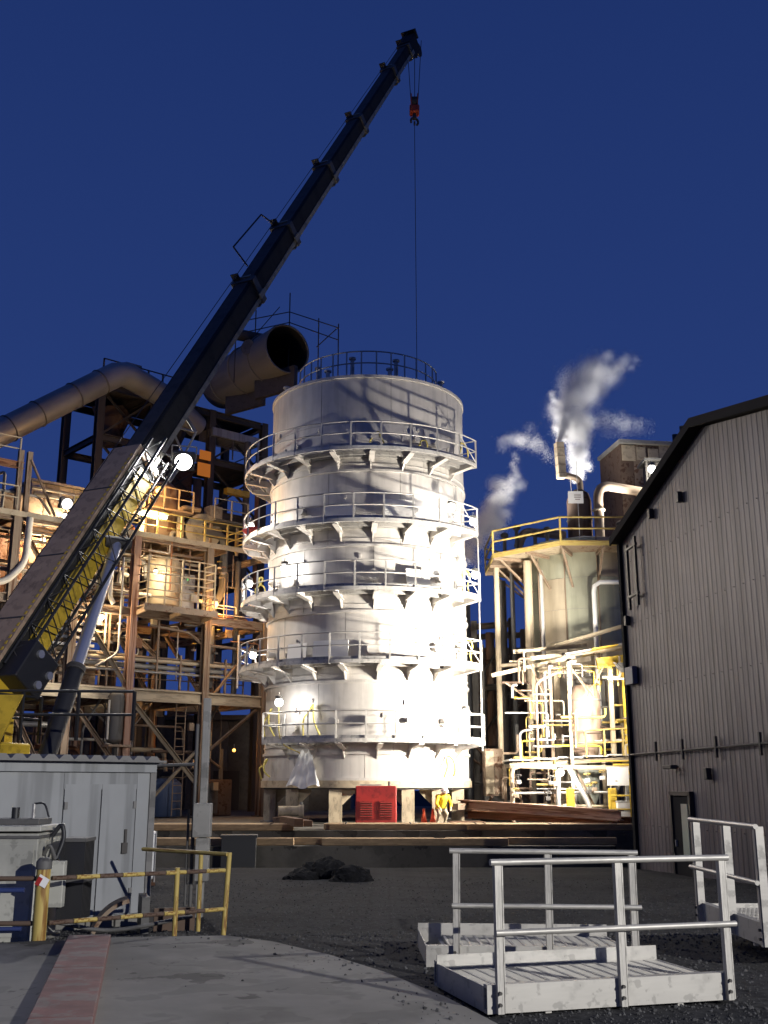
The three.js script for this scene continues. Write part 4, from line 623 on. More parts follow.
{ // pipework threaded through the frame
  const t = thing('process_piping', 'tangle of pale, tan and rusty pipes threading the plant frame', 'pipework', PA, PT), p = (u, y, w) => [u, y, -w];
  const ms = [mat.whitePipe, mat.tan, mat.grey, mat.galv, mat.rust, mat.cream, mat.darkGrey, mat.brown];
  pipe(t, 'pipe', [p(-3, 9.9, -0.2), p(0.3, 9.9, -0.2), p(1.15, 10.9, -0.2), p(1.2, 12.9, -0.2)], 0.15, mat.whitePipe, 0.5, 16);
  pipe(t, 'pipe', [p(4.2, 7.25, 0.35), p(13.6, 7.25, 0.35)], 0.09, mat.cream); pipe(t, 'pipe', [p(4.2, 7.0, 0.6), p(13.6, 7.0, 0.6)], 0.12, mat.grey); pipe(t, 'pipe', [p(4.2, 7.45, 0.8), p(15.5, 7.45, 0.8)], 0.06, mat.tan); pipe(t, 'pipe', [p(3.6, 6.7, 0.2), p(13.6, 6.7, 0.2)], 0.05, mat.grey);
  pipe(t, 'pipe', [p(7.6, 8.9, 0.4), p(9.6, 8.7, 0.2), p(10.3, 8.2, 0.2), p(14.2, 8.1, 0.2)], 0.07, mat.tan, 0.2); pipe(t, 'pipe', [p(12.2, 8.8, -0.1), p(12.2, 6.2, -0.1)], 0.06, mat.galv); pipe(t, 'pipe', [p(5.2, 12, -0.15), p(5.2, 9.9, -0.15), p(5.4, 9.6, -0.15)], 0.11, mat.whitePipe, 0.3, 14); pipe(t, 'pipe', [p(5.8, 11.8, -0.1), p(5.8, 7.4, -0.1), p(4.9, 6.8, 0.2)], 0.05, mat.galv, 0.3);
  pipe(t, 'pipe', [p(1.6, 14.25, 0.6), p(7.5, 14.25, 0.6)], 0.1, mat.cream, 0.3, 14); pipe(t, 'pipe', [p(1.6, 14.6, 0.9), p(7.2, 14.6, 0.9)], 0.07, mat.cream); pipe(t, 'pipe', [p(-3, 14.1, 0.5), p(1.8, 14.1, 0.5), p(2.4, 13.4, 0.5)], 0.06, mat.grey);
  pipe(t, 'pipe', [p(10.6, 13.9, 0.9), p(11.8, 13.9, 0.9), p(11.8, 11, 0.9), p(11.2, 10.2, 0.9), p(11.2, 6.2, 0.9)], 0.2, mat.darkGrey, 0.5, 16); pipe(t, 'pipe', [p(12.4, 12.6, 0.5), p(12.4, 6, 0.5)], 0.14, mat.dark, 0.5, 14);
  for (let k = 0; k < 80; k++) { const y = rr(6.2, 12.8), w = rr(0.4, 4.5), u0 = rr(-3, 6), u1 = u0 + rr(2, 6), m = ms[Math.floor(rnd() * ms.length)], r = rr(0.03, 0.12); if (y < 8.9 && u1 > 7.5 && u0 > 3) continue; const d = rr(-1.5, 1.5); pipe(t, 'pipe', [p(u0, y, w), p(u1 - 0.6, y, w), p(u1 - 0.6, y + d, w), p(u1, y + d, w + rr(0, 2))], r, m, r * 3, 10); }
  for (let k = 0; k < 26; k++) { const u = rr(-2.5, 13), w = rr(0.5, 8), y0 = rr(0.3, 3), m = ms[Math.floor(rnd() * ms.length)], r = rr(0.03, 0.1); pipe(t, 'pipe', [p(u, y0, w), p(u, rr(4, 5.6), w), p(u + rr(-1.5, 1.5), 5.6, w)], r, m, r * 3, 9); }
  for (let k = 0; k < 22; k++) { const y = rr(0.5, 5.2), w = rr(0.6, 6), u0 = rr(-2, 10), m = ms[Math.floor(rnd() * ms.length)], r = rr(0.03, 0.13); pipe(t, 'pipe', [p(u0, y, w), p(u0 + rr(1.5, 4), y, w), p(u0 + rr(1.5, 4), y - rr(0.2, 1.4), w)], r, m, r * 3, 9); }
  for (let k = 0; k < 70; k++) { const u = rr(-2.8, 13), y = rr(6, 12.9), w = rr(-0.1, 1.6), l = rr(0.8, 3), r = rr(0.018, 0.05), up = rnd() < 0.5; if (y < 9 && u > 7.5 && rnd() < 0.6) continue; pipe(t, 'pipe', up ? [p(u, y, w), p(u, Math.min(13, y + l), w), p(u + rr(-0.5, 0.5), Math.min(13, y + l), w + 0.3)] : [p(u, y, w), p(Math.min(13.4, u + l), y, w), p(Math.min(13.4, u + l), y + rr(-0.5, 0.5), w)], r, ms[Math.floor(rnd() * ms.length)], r * 3, 7); }
  for (let k = 0; k < 30; k++) { const u = rr(-2, 12.5), y = rr(0.4, 5), w = rr(0.2, 3), s = rr(0.15, 0.5); part(t, 'junction_box', box(0.3, 0.4, 0.18), ms[k % 8], p(u, y + (k % 3 ? 6.5 : 0), w)).scale.setScalar(0.6 + s); }
  for (let k = 0; k < 14; k++) { const u = rr(-2.5, 11), w = rr(0.8, 4), m = ms[k % 6], r = rr(0.05, 0.16), y1 = rr(14, 15.6); pipe(t, 'pipe', [p(u, 13.2, w), p(u, y1, w), p(u + rr(-1.2, 1.2), y1, w + rr(0, 1))], r, m, r * 3, 10); }
  for (let k = 0; k < 40; k++) { const u = rr(-2, 12), y = rr(6.2, 12.4), w = rr(0.2, 1.5), v = part(t, 'valve', unitCylFine, ms[k % 8], p(u, y, w)); v.scale.set(0.12, 0.08, 0.12); bar(t, 'valve_stem', p(u, y, w), p(u, y + 0.3, w), 0.02, mat.dark); const hw = part(t, 'handwheel', new THREE.TorusGeometry(0.12, 0.018, 6, 14), k % 3 ? mat.rust : mat.railYellow, p(u, y + 0.32, w)); hw.rotation.x = Math.PI / 2; }
}
// vessels, housings and cabinets on the floors of the plant
{
  const place = (name, label, cat, u, y, w, turn = 0) => thing(name, label, cat, inPlant(u, y, w), PT + turn);
  { const t = place('hopper_house', 'pale metal hood with a flat top standing on the upper plant floor', 'housing', 4.9, 13.2, 5.2); for (let k = 0; k < 6; k++) part(t, 'wall_panel', box(0.68, 2.5, 2.6), [mat.duct, mat.grey][k % 2], [-1.75 + k * 0.7, 1.3, 0]); part(t, 'roof', box(4.4, 0.12, 2.9), mat.duct, [0, 2.62, 0]); part(t, 'fin', box(0.2, 2.3, 0.1), mat.dark, [-1.2, 1.2, 1.36]); }
  { const t = place('lagged_duct_box', 'long tan lagged housing lit by the floodlight on the upper floor', 'housing', 3.5, 13.2, 2.8); for (let k = 0; k < 7; k++) part(t, 'lagging_panel', box(1.08, 1.15, 1.6, 0.03), k % 2 ? mat.tan : mat.boomTop, [-3.6 + k * 1.1, 0.75, 0]); for (let k = 0; k < 4; k++) part(t, 'stand', box(0.2, 0.2, 1.4), mat.brown, [-3 + k * 2, 0.08, 0]); }
  { const t = place('rusty_housing', 'rust-orange panelled housing between the two upper floors', 'housing', 1.6, 9.62, 2.6); for (let k = 0; k < 5; k++) for (let j = 0; j < 2; j++) part(t, 'panel', box(0.96, 1.42, 1.8, 0.02), (k + j) % 2 ? mat.rust : mat.pink, [-2 + k * 0.98, 0.75 + j * 1.45, 0]); }
  { const t = place('filter_vessel', 'cream upright vessel inside the caged balcony', 'vessel', 8.5, 9.62, 1.0); part(t, 'shell', lathe([[0, 0.2], [0.75, 0.25], [0.8, 0.4], [0.8, 2.4], [0.6, 2.75], [0, 2.9]], 24), mat.cream); for (const a of [0.3, 2.3, 4.3]) bar(t, 'leg', [0.65 * Math.cos(a), 0, 0.65 * Math.sin(a)], [0.65 * Math.cos(a), 0.4, 0.65 * Math.sin(a)], 0.06, mat.tan); for (const y of [0.7, 1.9]) part(t, 'band', new THREE.TorusGeometry(0.81, 0.03, 6, 28), mat.tan, [0, y, 0], [Math.PI / 2, 0, 0]); }
  { const t = place('control_panel', 'pale cabinet with a green lamp at the back of the balcony', 'cabinet', 9.7, 9.62, 1.0); part(t, 'body', box(0.8, 2.0, 0.5, 0.02), mat.whitePipe, [0, 1.02, 0]); part(t, 'door', box(0.72, 1.85, 0.02), mat.galv, [0, 1.02, 0.26]); part(t, 'pilot_lamp', globe, glow([0.05, 0.9, 0.2], 1.5), [0, 1.75, 0.29]).scale.setScalar(0.05); }
  { const t = place('exchanger_drum', 'dark upright drum with a pale stripe hanging below the lower floor', 'drum', 5.85, 3.4, -0.1); part(t, 'shell', lathe([[0, 0], [0.3, 0.08], [0.36, 0.25], [0.36, 2.1], [0.2, 2.3], [0, 2.32]], 20), mat.darkGrey); bar(t, 'sight_pipe', [-0.42, 0.2, 0.2], [-0.42, 1.9, 0.2], 0.05, mat.whitePipe); part(t, 'shelf', box(1.1, 0.1, 0.9), mat.tan, [0.1, -0.06, 0]); for (const x of [-0.3, 0.45]) bar(t, 'hanger', [x, -0.05, -0.4], [x, 2.45, -0.4], 0.03, mat.dark); bar(t, 'post', [0.1, -3.2, 0], [0.1, -0.1, 0], 0.09, mat.dark); }
  { const t = place('silo_cone', 'tan upright silo with a cone behind the top handrail', 'silo', 9.5, 13.2, 3.5); part(t, 'shell', lathe([[0.2, 0.2], [0.9, 1.1], [0.9, 3.2], [0.5, 3.6], [0, 3.65]], 24), mat.tan); for (const a of [0.7, 2.3, 3.9, 5.4]) bar(t, 'leg', [0.85 * Math.cos(a), 0, 0.85 * Math.sin(a)], [0.85 * Math.cos(a), 1.6, 0.85 * Math.sin(a)], 0.06, mat.brown); }
  { const t = place('blower_casing', 'grey round blower casing on the top floor near the tower', 'blower', 11.4, 13.2, 2.6); const s = part(t, 'casing', new THREE.CylinderGeometry(0.95, 0.95, 0.8, 28), mat.grey, [0, 1.1, 0], [Math.PI / 2, 0, 0.2]); part(t, 'outlet', box(0.7, 1.4, 0.7), mat.grey, [0.7, 1.9, 0]); part(t, 'base', box(1.6, 0.2, 1.0), mat.brown, [0, 0.1, 0]); }
  { const t = place('equipment_skid', 'brown boxy machine on the lower plant floor beside the column', 'machine', 4.6, 5.98, 1.9); part(t, 'body', box(1.8, 1.1, 1.1, 0.05), mat.tan, [0, 0.65, 0]); part(t, 'guard', box(0.9, 0.8, 0.9, 0.08), mat.cream, [-1.4, 0.5, 0]); part(t, 'skid', box(3, 0.1, 1.3), mat.brown, [-0.4, 0.05, 0]); bar(t, 'stack', [0.5, 1.2, 0], [0.5, 2.2, 0], 0.1, mat.galv); }
  { const t = place('cable_tray', 'stack of cable trays running along the lower plant floor', 'cable tray', 2.2, 7.6, 0.3); for (let k = 0; k < 4; k++) { const y = k * 0.32; part(t, 'tray', box(5.0, 0.03, 0.5), mat.galv, [0, y, 0]); part(t, 'side', box(5.0, 0.12, 0.02), mat.galv, [0, y + 0.05, 0.25]); } for (const x of [-2, 0, 2]) part(t, 'hanger', box(0.06, 1.9, 0.06), mat.tan, [x, 0.6, 0.3]); }
  { const t = place('tall_louvre_house', 'dark louvred machine house at the left edge of the plant', 'housing', -1.2, 13.2, 2.6); part(t, 'body', box(2.6, 2.2, 2.0, 0.02), mat.dark, [0, 1.12, 0]); for (let k = 0; k < 8; k++) part(t, 'louvre', box(2.2, 0.06, 0.16), mat.darkGrey, [0, 0.35 + k * 0.22, 1.02], [0.6, 0, 0]); }
  { const t = place('ground_tank', 'blue-grey drum standing at ground level below the braces', 'drum', 9.6, padY, 1.8); part(t, 'shell', lathe([[0, 0.05], [0.8, 0.05], [0.8, 1.5], [0.5, 1.75], [0, 1.8]], 22), M([0.06, 0.09, 0.17], { rough: 0.6 })); part(t, 'lid', lathe([[0, 1.86], [0.3, 1.86], [0.3, 1.76]], 16), mat.dark); }
  { const t = place('pump_house', 'low rusty pump cabinet in the dark below the lower floor', 'cabinet', 12.4, padY, 2.2); part(t, 'body', box(1.6, 1.7, 1.2, 0.03), mat.brown, [0, 0.88, 0]); part(t, 'door', box(0.6, 1.4, 0.03), mat.darkGrey, [-0.3, 0.85, 0.615]); bar(t, 'stack', [0.5, 1.7, 0], [0.5, 3.2, 0], 0.12, mat.darkGrey); }
}
{ // dark duct tower behind, carrying the big ducts
  const t = thing('duct_support_tower', 'tall dark braced steelwork carrying the large ducts behind the crane boom', 'steel frame', PA, PT), p = (u, y, w) => [u, y, -w], U = [8.2, 11.6, 15.4, 19.2], Wd = [8.6, 13];
  for (const w of Wd) for (const u of U) beam(t, 'column', p(u, padY, w), p(u, 23.6, w), 0.42, 0.42, mat.dark, unitI);
  for (const y of [10, 13.5, 17.2, 20.4, 23.4]) { for (const w of Wd) for (let i = 0; i < 3; i++) { if (y < 12 && w < 9) continue; beam(t, 'beam', p(U[i] + 0.21, y, w), p(U[i + 1] - 0.21, y, w), 0.25, 0.4, mat.dark, unitI); } for (const u of U) beam(t, 'cross_beam', p(u, y - 0.02, Wd[0] + 0.21), p(u, y - 0.02, Wd[1] - 0.21), 0.22, 0.36, mat.dark, unitI); }
  for (const [i, y0, y1] of [[0, 17.4, 20.2], [0, 20.6, 23.2], [1, 13.7, 17], [1, 17.4, 20.2], [2, 13.7, 17.0], [2, 17.4, 20.2], [2, 20.6, 23.2]]) { beam(t, 'brace', p(U[i] + 0.2, y0, 8.6), p(U[i + 1] - 0.2, y1, 8.6), 0.12, 0.12, mat.dark, unitL); beam(t, 'brace', p(U[i] + 0.2, y1, 8.8), p(U[i + 1] - 0.2, y0, 8.8), 0.12, 0.12, mat.dark, unitL); }
  for (let k = 0; k < 11; k++) part(t, 'floor_panel', box(0.98, 0.06, 4.2), mat.dark, p(8.6 + k, 23.66, 10.8)); handrail(t, [p(8.2, 23.7, 8.5), p(13.8, 23.7, 8.5)], mat.dark, { h: 1.3, r: 0.04, gap: 0.9, post: 0.04 }); for (let k = 0; k < 4; k++) part(t, 'floor_panel', box(0.98, 0.06, 4.2), mat.darkGrey, p(16 + k, 20.7, 10.8)); handrail(t, [p(15.6, 20.75, 8.4), p(19.4, 20.75, 8.4), p(19.4, 20.75, 12)], mat.darkGrey, { h: 1.2, r: 0.035 });
  part(t, 'duct_tray', box(3.4, 0.5, 1.6), mat.duct, p(17, 22.2, 9.0)); part(t, 'hopper', new THREE.CylinderGeometry(1.5, 0.4, 2.6, 4), mat.dark, p(13.5, 21.6, 10.5)); part(t, 'hopper', new THREE.CylinderGeometry(1.3, 0.4, 2.2, 4), mat.brown, p(10, 21.8, 10.8)); part(t, 'yellow_hoist', box(1.6, 0.35, 0.4), mat.yellow, p(17.0, 18.6, 8.0)); bar(t, 'red_pipe', p(18.6, 13, 8.2), p(18.6, 20, 8.2), 0.14, mat.rust); bar(t, 'pipe', p(17.8, 10, 8.2), p(17.8, 22, 8.2), 0.2, mat.darkGrey); bar(t, 'pipe', p(14.4, 8, 8.2), p(14.4, 19, 8.2), 0.25, mat.brown); bar(t, 'pipe', p(19.9, 6, 8), p(19.9, 19, 8), 0.18, mat.darkGrey);
  part(t, 'casing', box(3.0, 3.0, 3.0, 0.05), mat.brown, p(13.2, 18.6, 10.8)); part(t, 'casing', box(2.6, 4.2, 2.4, 0.05), mat.dark, p(17.4, 15.2, 10.8)); part(t, 'mesh_cage', box(1.0, 1.6, 0.8), mat.grey, p(10.2, 24.5, 9.2));
  const win = part(t, 'lit_window', box(0.75, 0.55, 0.06), glowWindow, p(14.9, 20.6, 8.3)); const win2 = part(t, 'lit_window', box(0.85, 0.8, 0.06), glowWindow, p(14.85, 19.7, 8.3));
}
{ // the three ducts
  const d = thing('sloping_duct', 'long grey sloping duct rising from the left edge to the duct tower', 'duct', [0, 0, 0]);
  pipe(d, 'tube', [[-23.2, 14.4, -46.5], [-14.3, 23.45, -54], [-12.6, 23.2, -57], [-11.2, 22.4, -60]], 0.68, mat.duct, 0.5, 28);
  const A = V(-23.2, 14.4, -46.5), B = V(-14.3, 23.45, -54), dir = B.clone().sub(A).normalize(), q = new THREE.Quaternion().setFromUnitVectors(V(0, 0, 1), dir);
  for (const f of [0.3, 0.5, 0.62, 0.78, 0.9]) { const r = part(d, 'flange', new THREE.TorusGeometry(0.69, 0.04, 8, 32), mat.darkGrey, A.clone().lerp(B, f).toArray()); r.quaternion.copy(q); }
  const e = thing('open_duct', 'huge round dark duct with an open mouth behind the tower top', 'duct', [0, 0, 0]), E0 = V(-5.5, 25.65, -56), E1 = V(-10.2, 25.9, -62.5), dd = E1.clone().sub(E0).normalize(), qe = new THREE.Quaternion().setFromUnitVectors(V(0, 1, 0), dd), Lc = E0.distanceTo(E1), mid = E0.clone().lerp(E1, 0.5).toArray();
  const o = part(e, 'outer_shell', new THREE.CylinderGeometry(1.44, 1.44, Lc, 40, 1, true), mat.ductLagged, mid); o.quaternion.copy(qe); const i = part(e, 'lining', new THREE.CylinderGeometry(1.35, 1.35, Lc, 40, 1, true), mat.black, mid); i.quaternion.copy(qe);
  const lip = part(e, 'lip', new THREE.TorusGeometry(1.4, 0.06, 8, 40), mat.ductLagged, E0.toArray()); lip.quaternion.setFromUnitVectors(V(0, 0, 1), dd); const end = part(e, 'end_wall', new THREE.CylinderGeometry(1.4, 1.4, 0.1, 32), mat.black, E1.toArray()); end.quaternion.copy(qe);
  for (const f of [0.25, 0.55, 0.85]) { const r = part(e, 'stiffener', new THREE.TorusGeometry(1.48, 0.05, 6, 40), mat.ductLagged, E0.clone().lerp(E1, f).toArray()); r.quaternion.setFromUnitVectors(V(0, 0, 1), dd); }
  for (const f of [0.15, 0.6]) { const c = E0.clone().lerp(E1, f); part(e, 'saddle', box(3.0, 1.4, 0.3), mat.dark, [c.x, c.y - 1.7, c.z], [0, -0.62, 0]); }
  part(e, 'access_door', new THREE.CylinderGeometry(0.45, 0.45, 0.2, 20), mat.darkGrey, E0.clone().lerp(E1, 0.3).add(V(-0.9, 0.35, 1.2)).toArray(), [Math.PI / 2, 0, 0.5]);
  const c = thing('crossover_duct', 'short dark pipe lying behind the open duct', 'duct', [0, 0, 0]); pipe(c, 'tube', [[-9.4, 28.0, -59], [-5.6, 27.6, -60]], 0.35, mat.dark, 1, 18);
  const s = thing('scaffold_rails', 'thin scaffold rails around the open duct mouth', 'scaffold', [0, 0, 0]); const ps = [[-7.6, 26.6, -58], [-5.6, 27.2, -58], [-3.8, 26.2, -57], [-2.6, 25.0, -56], [-8.6, 26, -57]];
  ps.forEach(([x, y, z], k) => bar(s, 'post', [x, y - 2, z], [x, y + [2.4, 2.9, 1.8, 2.2, 1.6][k], z], 0.035, mat.dark)); for (const h of [1.0, 1.75]) { bar(s, 'ledger', [-8.6, 26 + h, -57], [-5.6, 27.3 + h * 0.9, -58], 0.03, mat.dark); bar(s, 'ledger', [-5.6, 27.3 + h * 0.9, -58], [-2.6, 25.2 + h, -56], 0.03, mat.dark); } bar(s, 'ledger', [-3.9, 26.2, -57], [-2.6, 27.0, -56], 0.03, mat.dark); bar(s, 'brace', [-7.6, 27.4, -58], [-6.2, 29.2, -58], 0.025, mat.dark);
}
{ // low dark buildings behind the plant, closing the view at ground level
  const b = (label, x, z, w, h, d, n) => { const t = thing('back_building', label, 'building', [x, padY - 0.1, z]); for (let k = 0; k < n; k++) part(t, 'wall_panel', box(w / n - 0.03, h, d), k % 2 ? mat.dark : mat.darkGrey, [-w / 2 + (k + 0.5) * w / n, h / 2, 0]); part(t, 'roof', box(w + 0.6, 0.3, d + 0.6), mat.dark, [0, h + 0.16, 0]); for (let k = 0; k < 3; k++) part(t, 'door', box(1.6, 2.4, 0.1), mat.black, [-w / 4 + k * w / 4, 1.2, d / 2 + 0.06]); };
  b('low dark building behind the left plant frame', -17, -70, 30, 5.4, 8, 12); b('dark building behind the tank and pipe frames on the right', 16, -66, 26, 9, 8, 10);
}

// ---------------------------------------------------------------- tank and platform on the right
const KX = 9.7, KZ = -50.2;
{
  const t = thing('process_tank', 'silver panelled tank under a yellow-railed octagonal platform', 'tank', [KX, 0, KZ]), R = 2.85;
  part(t, 'core', new THREE.CylinderGeometry(R - 0.02, R - 0.02, 6.2, 48, 1, true), mat.backing, [0, 9.6, 0]); const ys = [6.5, 7.95, 9.4, 10.85, 12.7];
  for (let r = 0; r < 4; r++) for (let k = 0; k < 12; k++) { const a = k * Math.PI / 6 + (r % 2) * 0.02; part(t, 'plate', ring(R - 0.012, R + rr(-0.006, 0.012), ys[r] + 0.008, ys[r + 1] - 0.008, a, a + Math.PI / 6 - 0.006, 6), [mat.tankTan, mat.tankGreen, mat.tankTan, mat.tankGreen][Math.floor(rnd() * 4)]); }
  for (let k = 0; k < 12; k++) { const a = k * Math.PI / 6; beam(t, 'cover_strip', [(R + 0.02) * Math.sin(a), 6.5, (R + 0.02) * Math.cos(a)], [(R + 0.02) * Math.sin(a), 12.7, (R + 0.02) * Math.cos(a)], 0.05, 0.05, mat.tan); }
  part(t, 'cone', lathe([[0.5, 3.2], [R, 6.5]], 40), mat.duct); part(t, 'roof', lathe([[0, 13.4], [R, 12.7]], 40), mat.duct); for (let k = 0; k < 6; k++) { const a = k * Math.PI / 3 + 0.3; beam(t, 'leg', [R * Math.sin(a), padY, R * Math.cos(a)], [R * Math.sin(a), 7, R * Math.cos(a)], 0.26, 0.26, mat.cream, unitI); }
  // octagonal platform
  const Ro = 5.0, oct = []; for (let k = 0; k <= 8; k++) { const a = (k + 0.5) * Math.PI / 4; oct.push([Ro * Math.sin(a), Ro * Math.cos(a)]); }
  const pl = part(t, 'platform', ring(R + 0.05, 3.2, 12.0, 12.06, 0, 2 * Math.PI, 40), mat.tan);
  for (let k = 0; k < 8; k++) { const [x0, z0] = oct[k], [x1, z1] = oct[k + 1], a = (k + 1) * Math.PI / 4; const s = new THREE.Shape(); s.moveTo(x0, -z0); s.lineTo(x1, -z1); s.lineTo(x1 * 0.56, -z1 * 0.56); s.lineTo(x0 * 0.56, -z0 * 0.56); const g = new THREE.ExtrudeGeometry(s, { depth: 0.05, bevelEnabled: false }); g.rotateX(-Math.PI / 2); metric(g); part(pl, 'floor_panel', g, k % 2 ? mat.tan : mat.cream, [0, 11.98, 0]); beam(pl, 'edge_channel', [x0, 12.0, z0], [x1, 12.0, z1], 0.06, 0.22, mat.railYellow); const m = [(x0 + x1) / 2, (z0 + z1) / 2]; for (const [x, z] of [[x0, z0], m]) { const f = (R + 0.05) / Math.hypot(x, z); beam(pl, 'floor_beam', [x * f, 11.88, z * f], [x, 11.88, z], 0.1, 0.16, mat.tan); beam(pl, 'strut', [x * f, 10.4, z * f], [x * 0.93, 11.85, z * 0.93], 0.09, 0.09, mat.tan); } }
  handrail(t, oct.map(([x, z]) => [x, 12.1, z]), mat.railYellow, { h: 1.08, r: 0.045, gap: 3.4, post: 0.04, toe: 0.0 });
}
{
  const r = thing('riser_pipes', 'row of upright pipes climbing beside the silver tank', 'pipework', [0, 0, 0]);
  for (const [x, z, y0, y1, rad_, m] of [[5.3, -49.2, 2.0, 11.6, 0.13, mat.cream], [6.7, -48.6, 4.5, 11.8, 0.2, mat.cream], [6.15, -50.2, 1, 11.6, 0.11, mat.darkGrey], [7.2, -47.8, 3.4, 11.2, 0.09, mat.galv], [5.8, -51.5, 0.3, 11.4, 0.2, mat.dark], [4.7, -51, 0.3, 8.2, 0.1, mat.dark], [7.0, -49.9, 5, 11.9, 0.28, mat.brown]]) bar(r, 'riser', [x, y0, z], [x, y1, z], rad_, m);
  pipe(r, 'riser', [[9.3, 4.2, -46.4], [9.3, 10.4, -46.4], [11.4, 10.4, -46.4]], 0.1, mat.white, 0.4, 14); pipe(r, 'riser', [[5.3, 7, -49.2], [6.6, 7, -48.4], [6.6, 3.2, -48.4]], 0.09, mat.cream, 0.3); pipe(r, 'riser', [[6.6, 13.0, -51], [6.9, 13.8, -51], [9, 13.7, -51.4]], 0.22, mat.tan, 0.6, 14);
}
{ // roof equipment
  const t = thing('exhaust_cyclone', 'dark upright drum with a bent tan exhaust stack on the tank platform', 'exhaust', [9.9, 0, -52]);
  part(t, 'drum', lathe([[0, 12.7], [0.62, 12.7], [0.62, 15.6], [0.5, 16.0], [0.25, 16.2], [0, 16.2]], 26), mat.brown); for (const y of [13.6, 14.6]) part(t, 'band', new THREE.TorusGeometry(0.63, 0.04, 6, 26), mat.darkGrey, [0, y, 0], [Math.PI / 2, 0, 0]);
  pipe(t, 'stack', [[0.1, 16.1, 0], [0.1, 16.8, 0], [-0.75, 17.0, 0.1], [-0.95, 17.0, 0.1]], 0.16, mat.tan, 0.35, 16); const s = part(t, 'stack_mouth', box(0.42, 1.9, 0.42, 0.03), mat.cream, [-0.88, 17.75, 0.1], [0, 0.2, 0.04]); for (let k = 0; k < 4; k++) part(s, 'band', box(0.45, 0.03, 0.45), mat.tan, [0, -0.7 + k * 0.45, 0]); bar(t, 'guy', [-0.4, 16.9, 0.1], [-0.35, 14.4, 0.2], 0.02, mat.galv);
  const e = thing('elbow_pipe', 'tan elbow pipe bending over the tank platform to the right', 'pipe', [0, 0, 0]); pipe(e, 'tube', [[10.75, 12.4, -51.4], [10.75, 16.35, -51.4], [13, 16.3, -52.5], [15.5, 16.3, -54]], 0.24, mat.tan, 0.8, 18); for (const y of [13.5, 15]) part(e, 'flange', new THREE.CylinderGeometry(0.32, 0.32, 0.08, 20), mat.cream, [10.75, y, -51.4]);
  const h = thing('clad_penthouse', 'grey patched metal penthouse behind the tank, above the roof edge', 'building', [15.1, 0, -58], 0.15); for (let k = 0; k < 6; k++) part(h, 'wall_panel', box(0.76, 5.0, 3.2), k % 2 ? mat.tan : mat.brown, [-1.9 + k * 0.77, 17.5, 0]); part(h, 'roof', box(4.8, 0.2, 3.5), mat.grey, [0, 20.12, 0.1]); for (let k = 0; k < 4; k++) part(h, 'flashing', box(rr(0.5, 1.0), rr(0.6, 1.1), 0.05), mat.cream, [-1.8 + k * 0.72, 19.5, 1.63]); part(h, 'column', box(0.5, 9, 0.5), mat.dark, [-1.5, 10.5, 0]); part(h, 'column', box(0.5, 9, 0.5), mat.dark, [1.8, 10.5, 0]);
  const b = thing('twin_stacks', 'pair of thin black chimney pipes behind the roof edge', 'chimney', [17.1, 0, -58]); bar(b, 'pipe', [-0.35, 12, 0], [-0.35, 21.2, 0], 0.16, mat.black); bar(b, 'pipe', [0.1, 12, 0], [0.1, 21.7, 0], 0.16, mat.black);
  const m = thing('conveyor_gallery', 'sloping pale conveyor gallery dipping behind the roof edge', 'conveyor', [0, 0, 0]); beam(m, 'gallery', [10.9, 13.2, -53.5], [14.5, 16.4, -54.5], 0.5, 0.3, mat.cream); beam(m, 'gallery_top', [14.5, 16.4, -54.5], [16.5, 16.5, -54.8], 0.5, 0.22, mat.cream); bar(m, 'support', [11.4, 11, -53.8], [11.4, 14, -53.8], 0.12, mat.cream); bar(m, 'support', [12.4, 11, -54], [12.4, 14.3, -54], 0.2, mat.brown);
  const k = thing('motor_house', 'dark machine with a lamp above the building roof edge', 'machine', [14.4, 0, -53.2]); part(k, 'body', box(1.4, 1.6, 1.2, 0.05), mat.dark, [0, 17.1, 0]); part(k, 'canopy', box(1.9, 0.12, 1.6), mat.darkGrey, [0, 18.0, 0]); for (const x of [-0.8, 0.8]) bar(k, 'post', [x, 12, 0.6], [x, 18, 0.6], 0.07, mat.dark); part(k, 'lower_body', box(1.8, 3, 1.4), mat.brown, [-0.4, 14.4, 0]);
  const g = thing('platform_sign', 'plain white sign board on a pole at the tank platform rail', 'sign', [8.62, 0, -46.0]); part(g, 'board', box(0.68, 0.56, 0.02), mat.white, [0, 14.2, 0]); bar(g, 'pole', [0.1, 12.1, -0.03], [0.1, 15.9, -0.03], 0.018, mat.galv); const letters = M([0.35, 0.3, 0.28], { rough: 0.8 }); part(g, 'lettering', box(0.3, 0.05, 0.006), letters, [0.08, 14.3, 0.012]); part(g, 'lettering', box(0.3, 0.05, 0.006), letters, [0.08, 14.2, 0.012]); part(g, 'lettering', box(0.22, 0.05, 0.006), letters, [0.08, 14.1, 0.012]);
  const v = thing('rooftop_valves', 'small dark valves and vents standing along the platform rail', 'valves', [0, 0, 0]); for (const [x, y] of [[5.9, 0.8], [6.5, 1.2], [7.4, 0.9], [8.0, 1.1], [11.6, 1.4], [12.4, 1.2]]) { bar(v, 'stem', [x, 12, -50.6], [x, 12.6 + y, -50.6], 0.09, mat.dark); part(v, 'head', globe, mat.dark, [x, 12.7 + y, -50.6]).scale.set(0.2, 0.16, 0.2); }
}
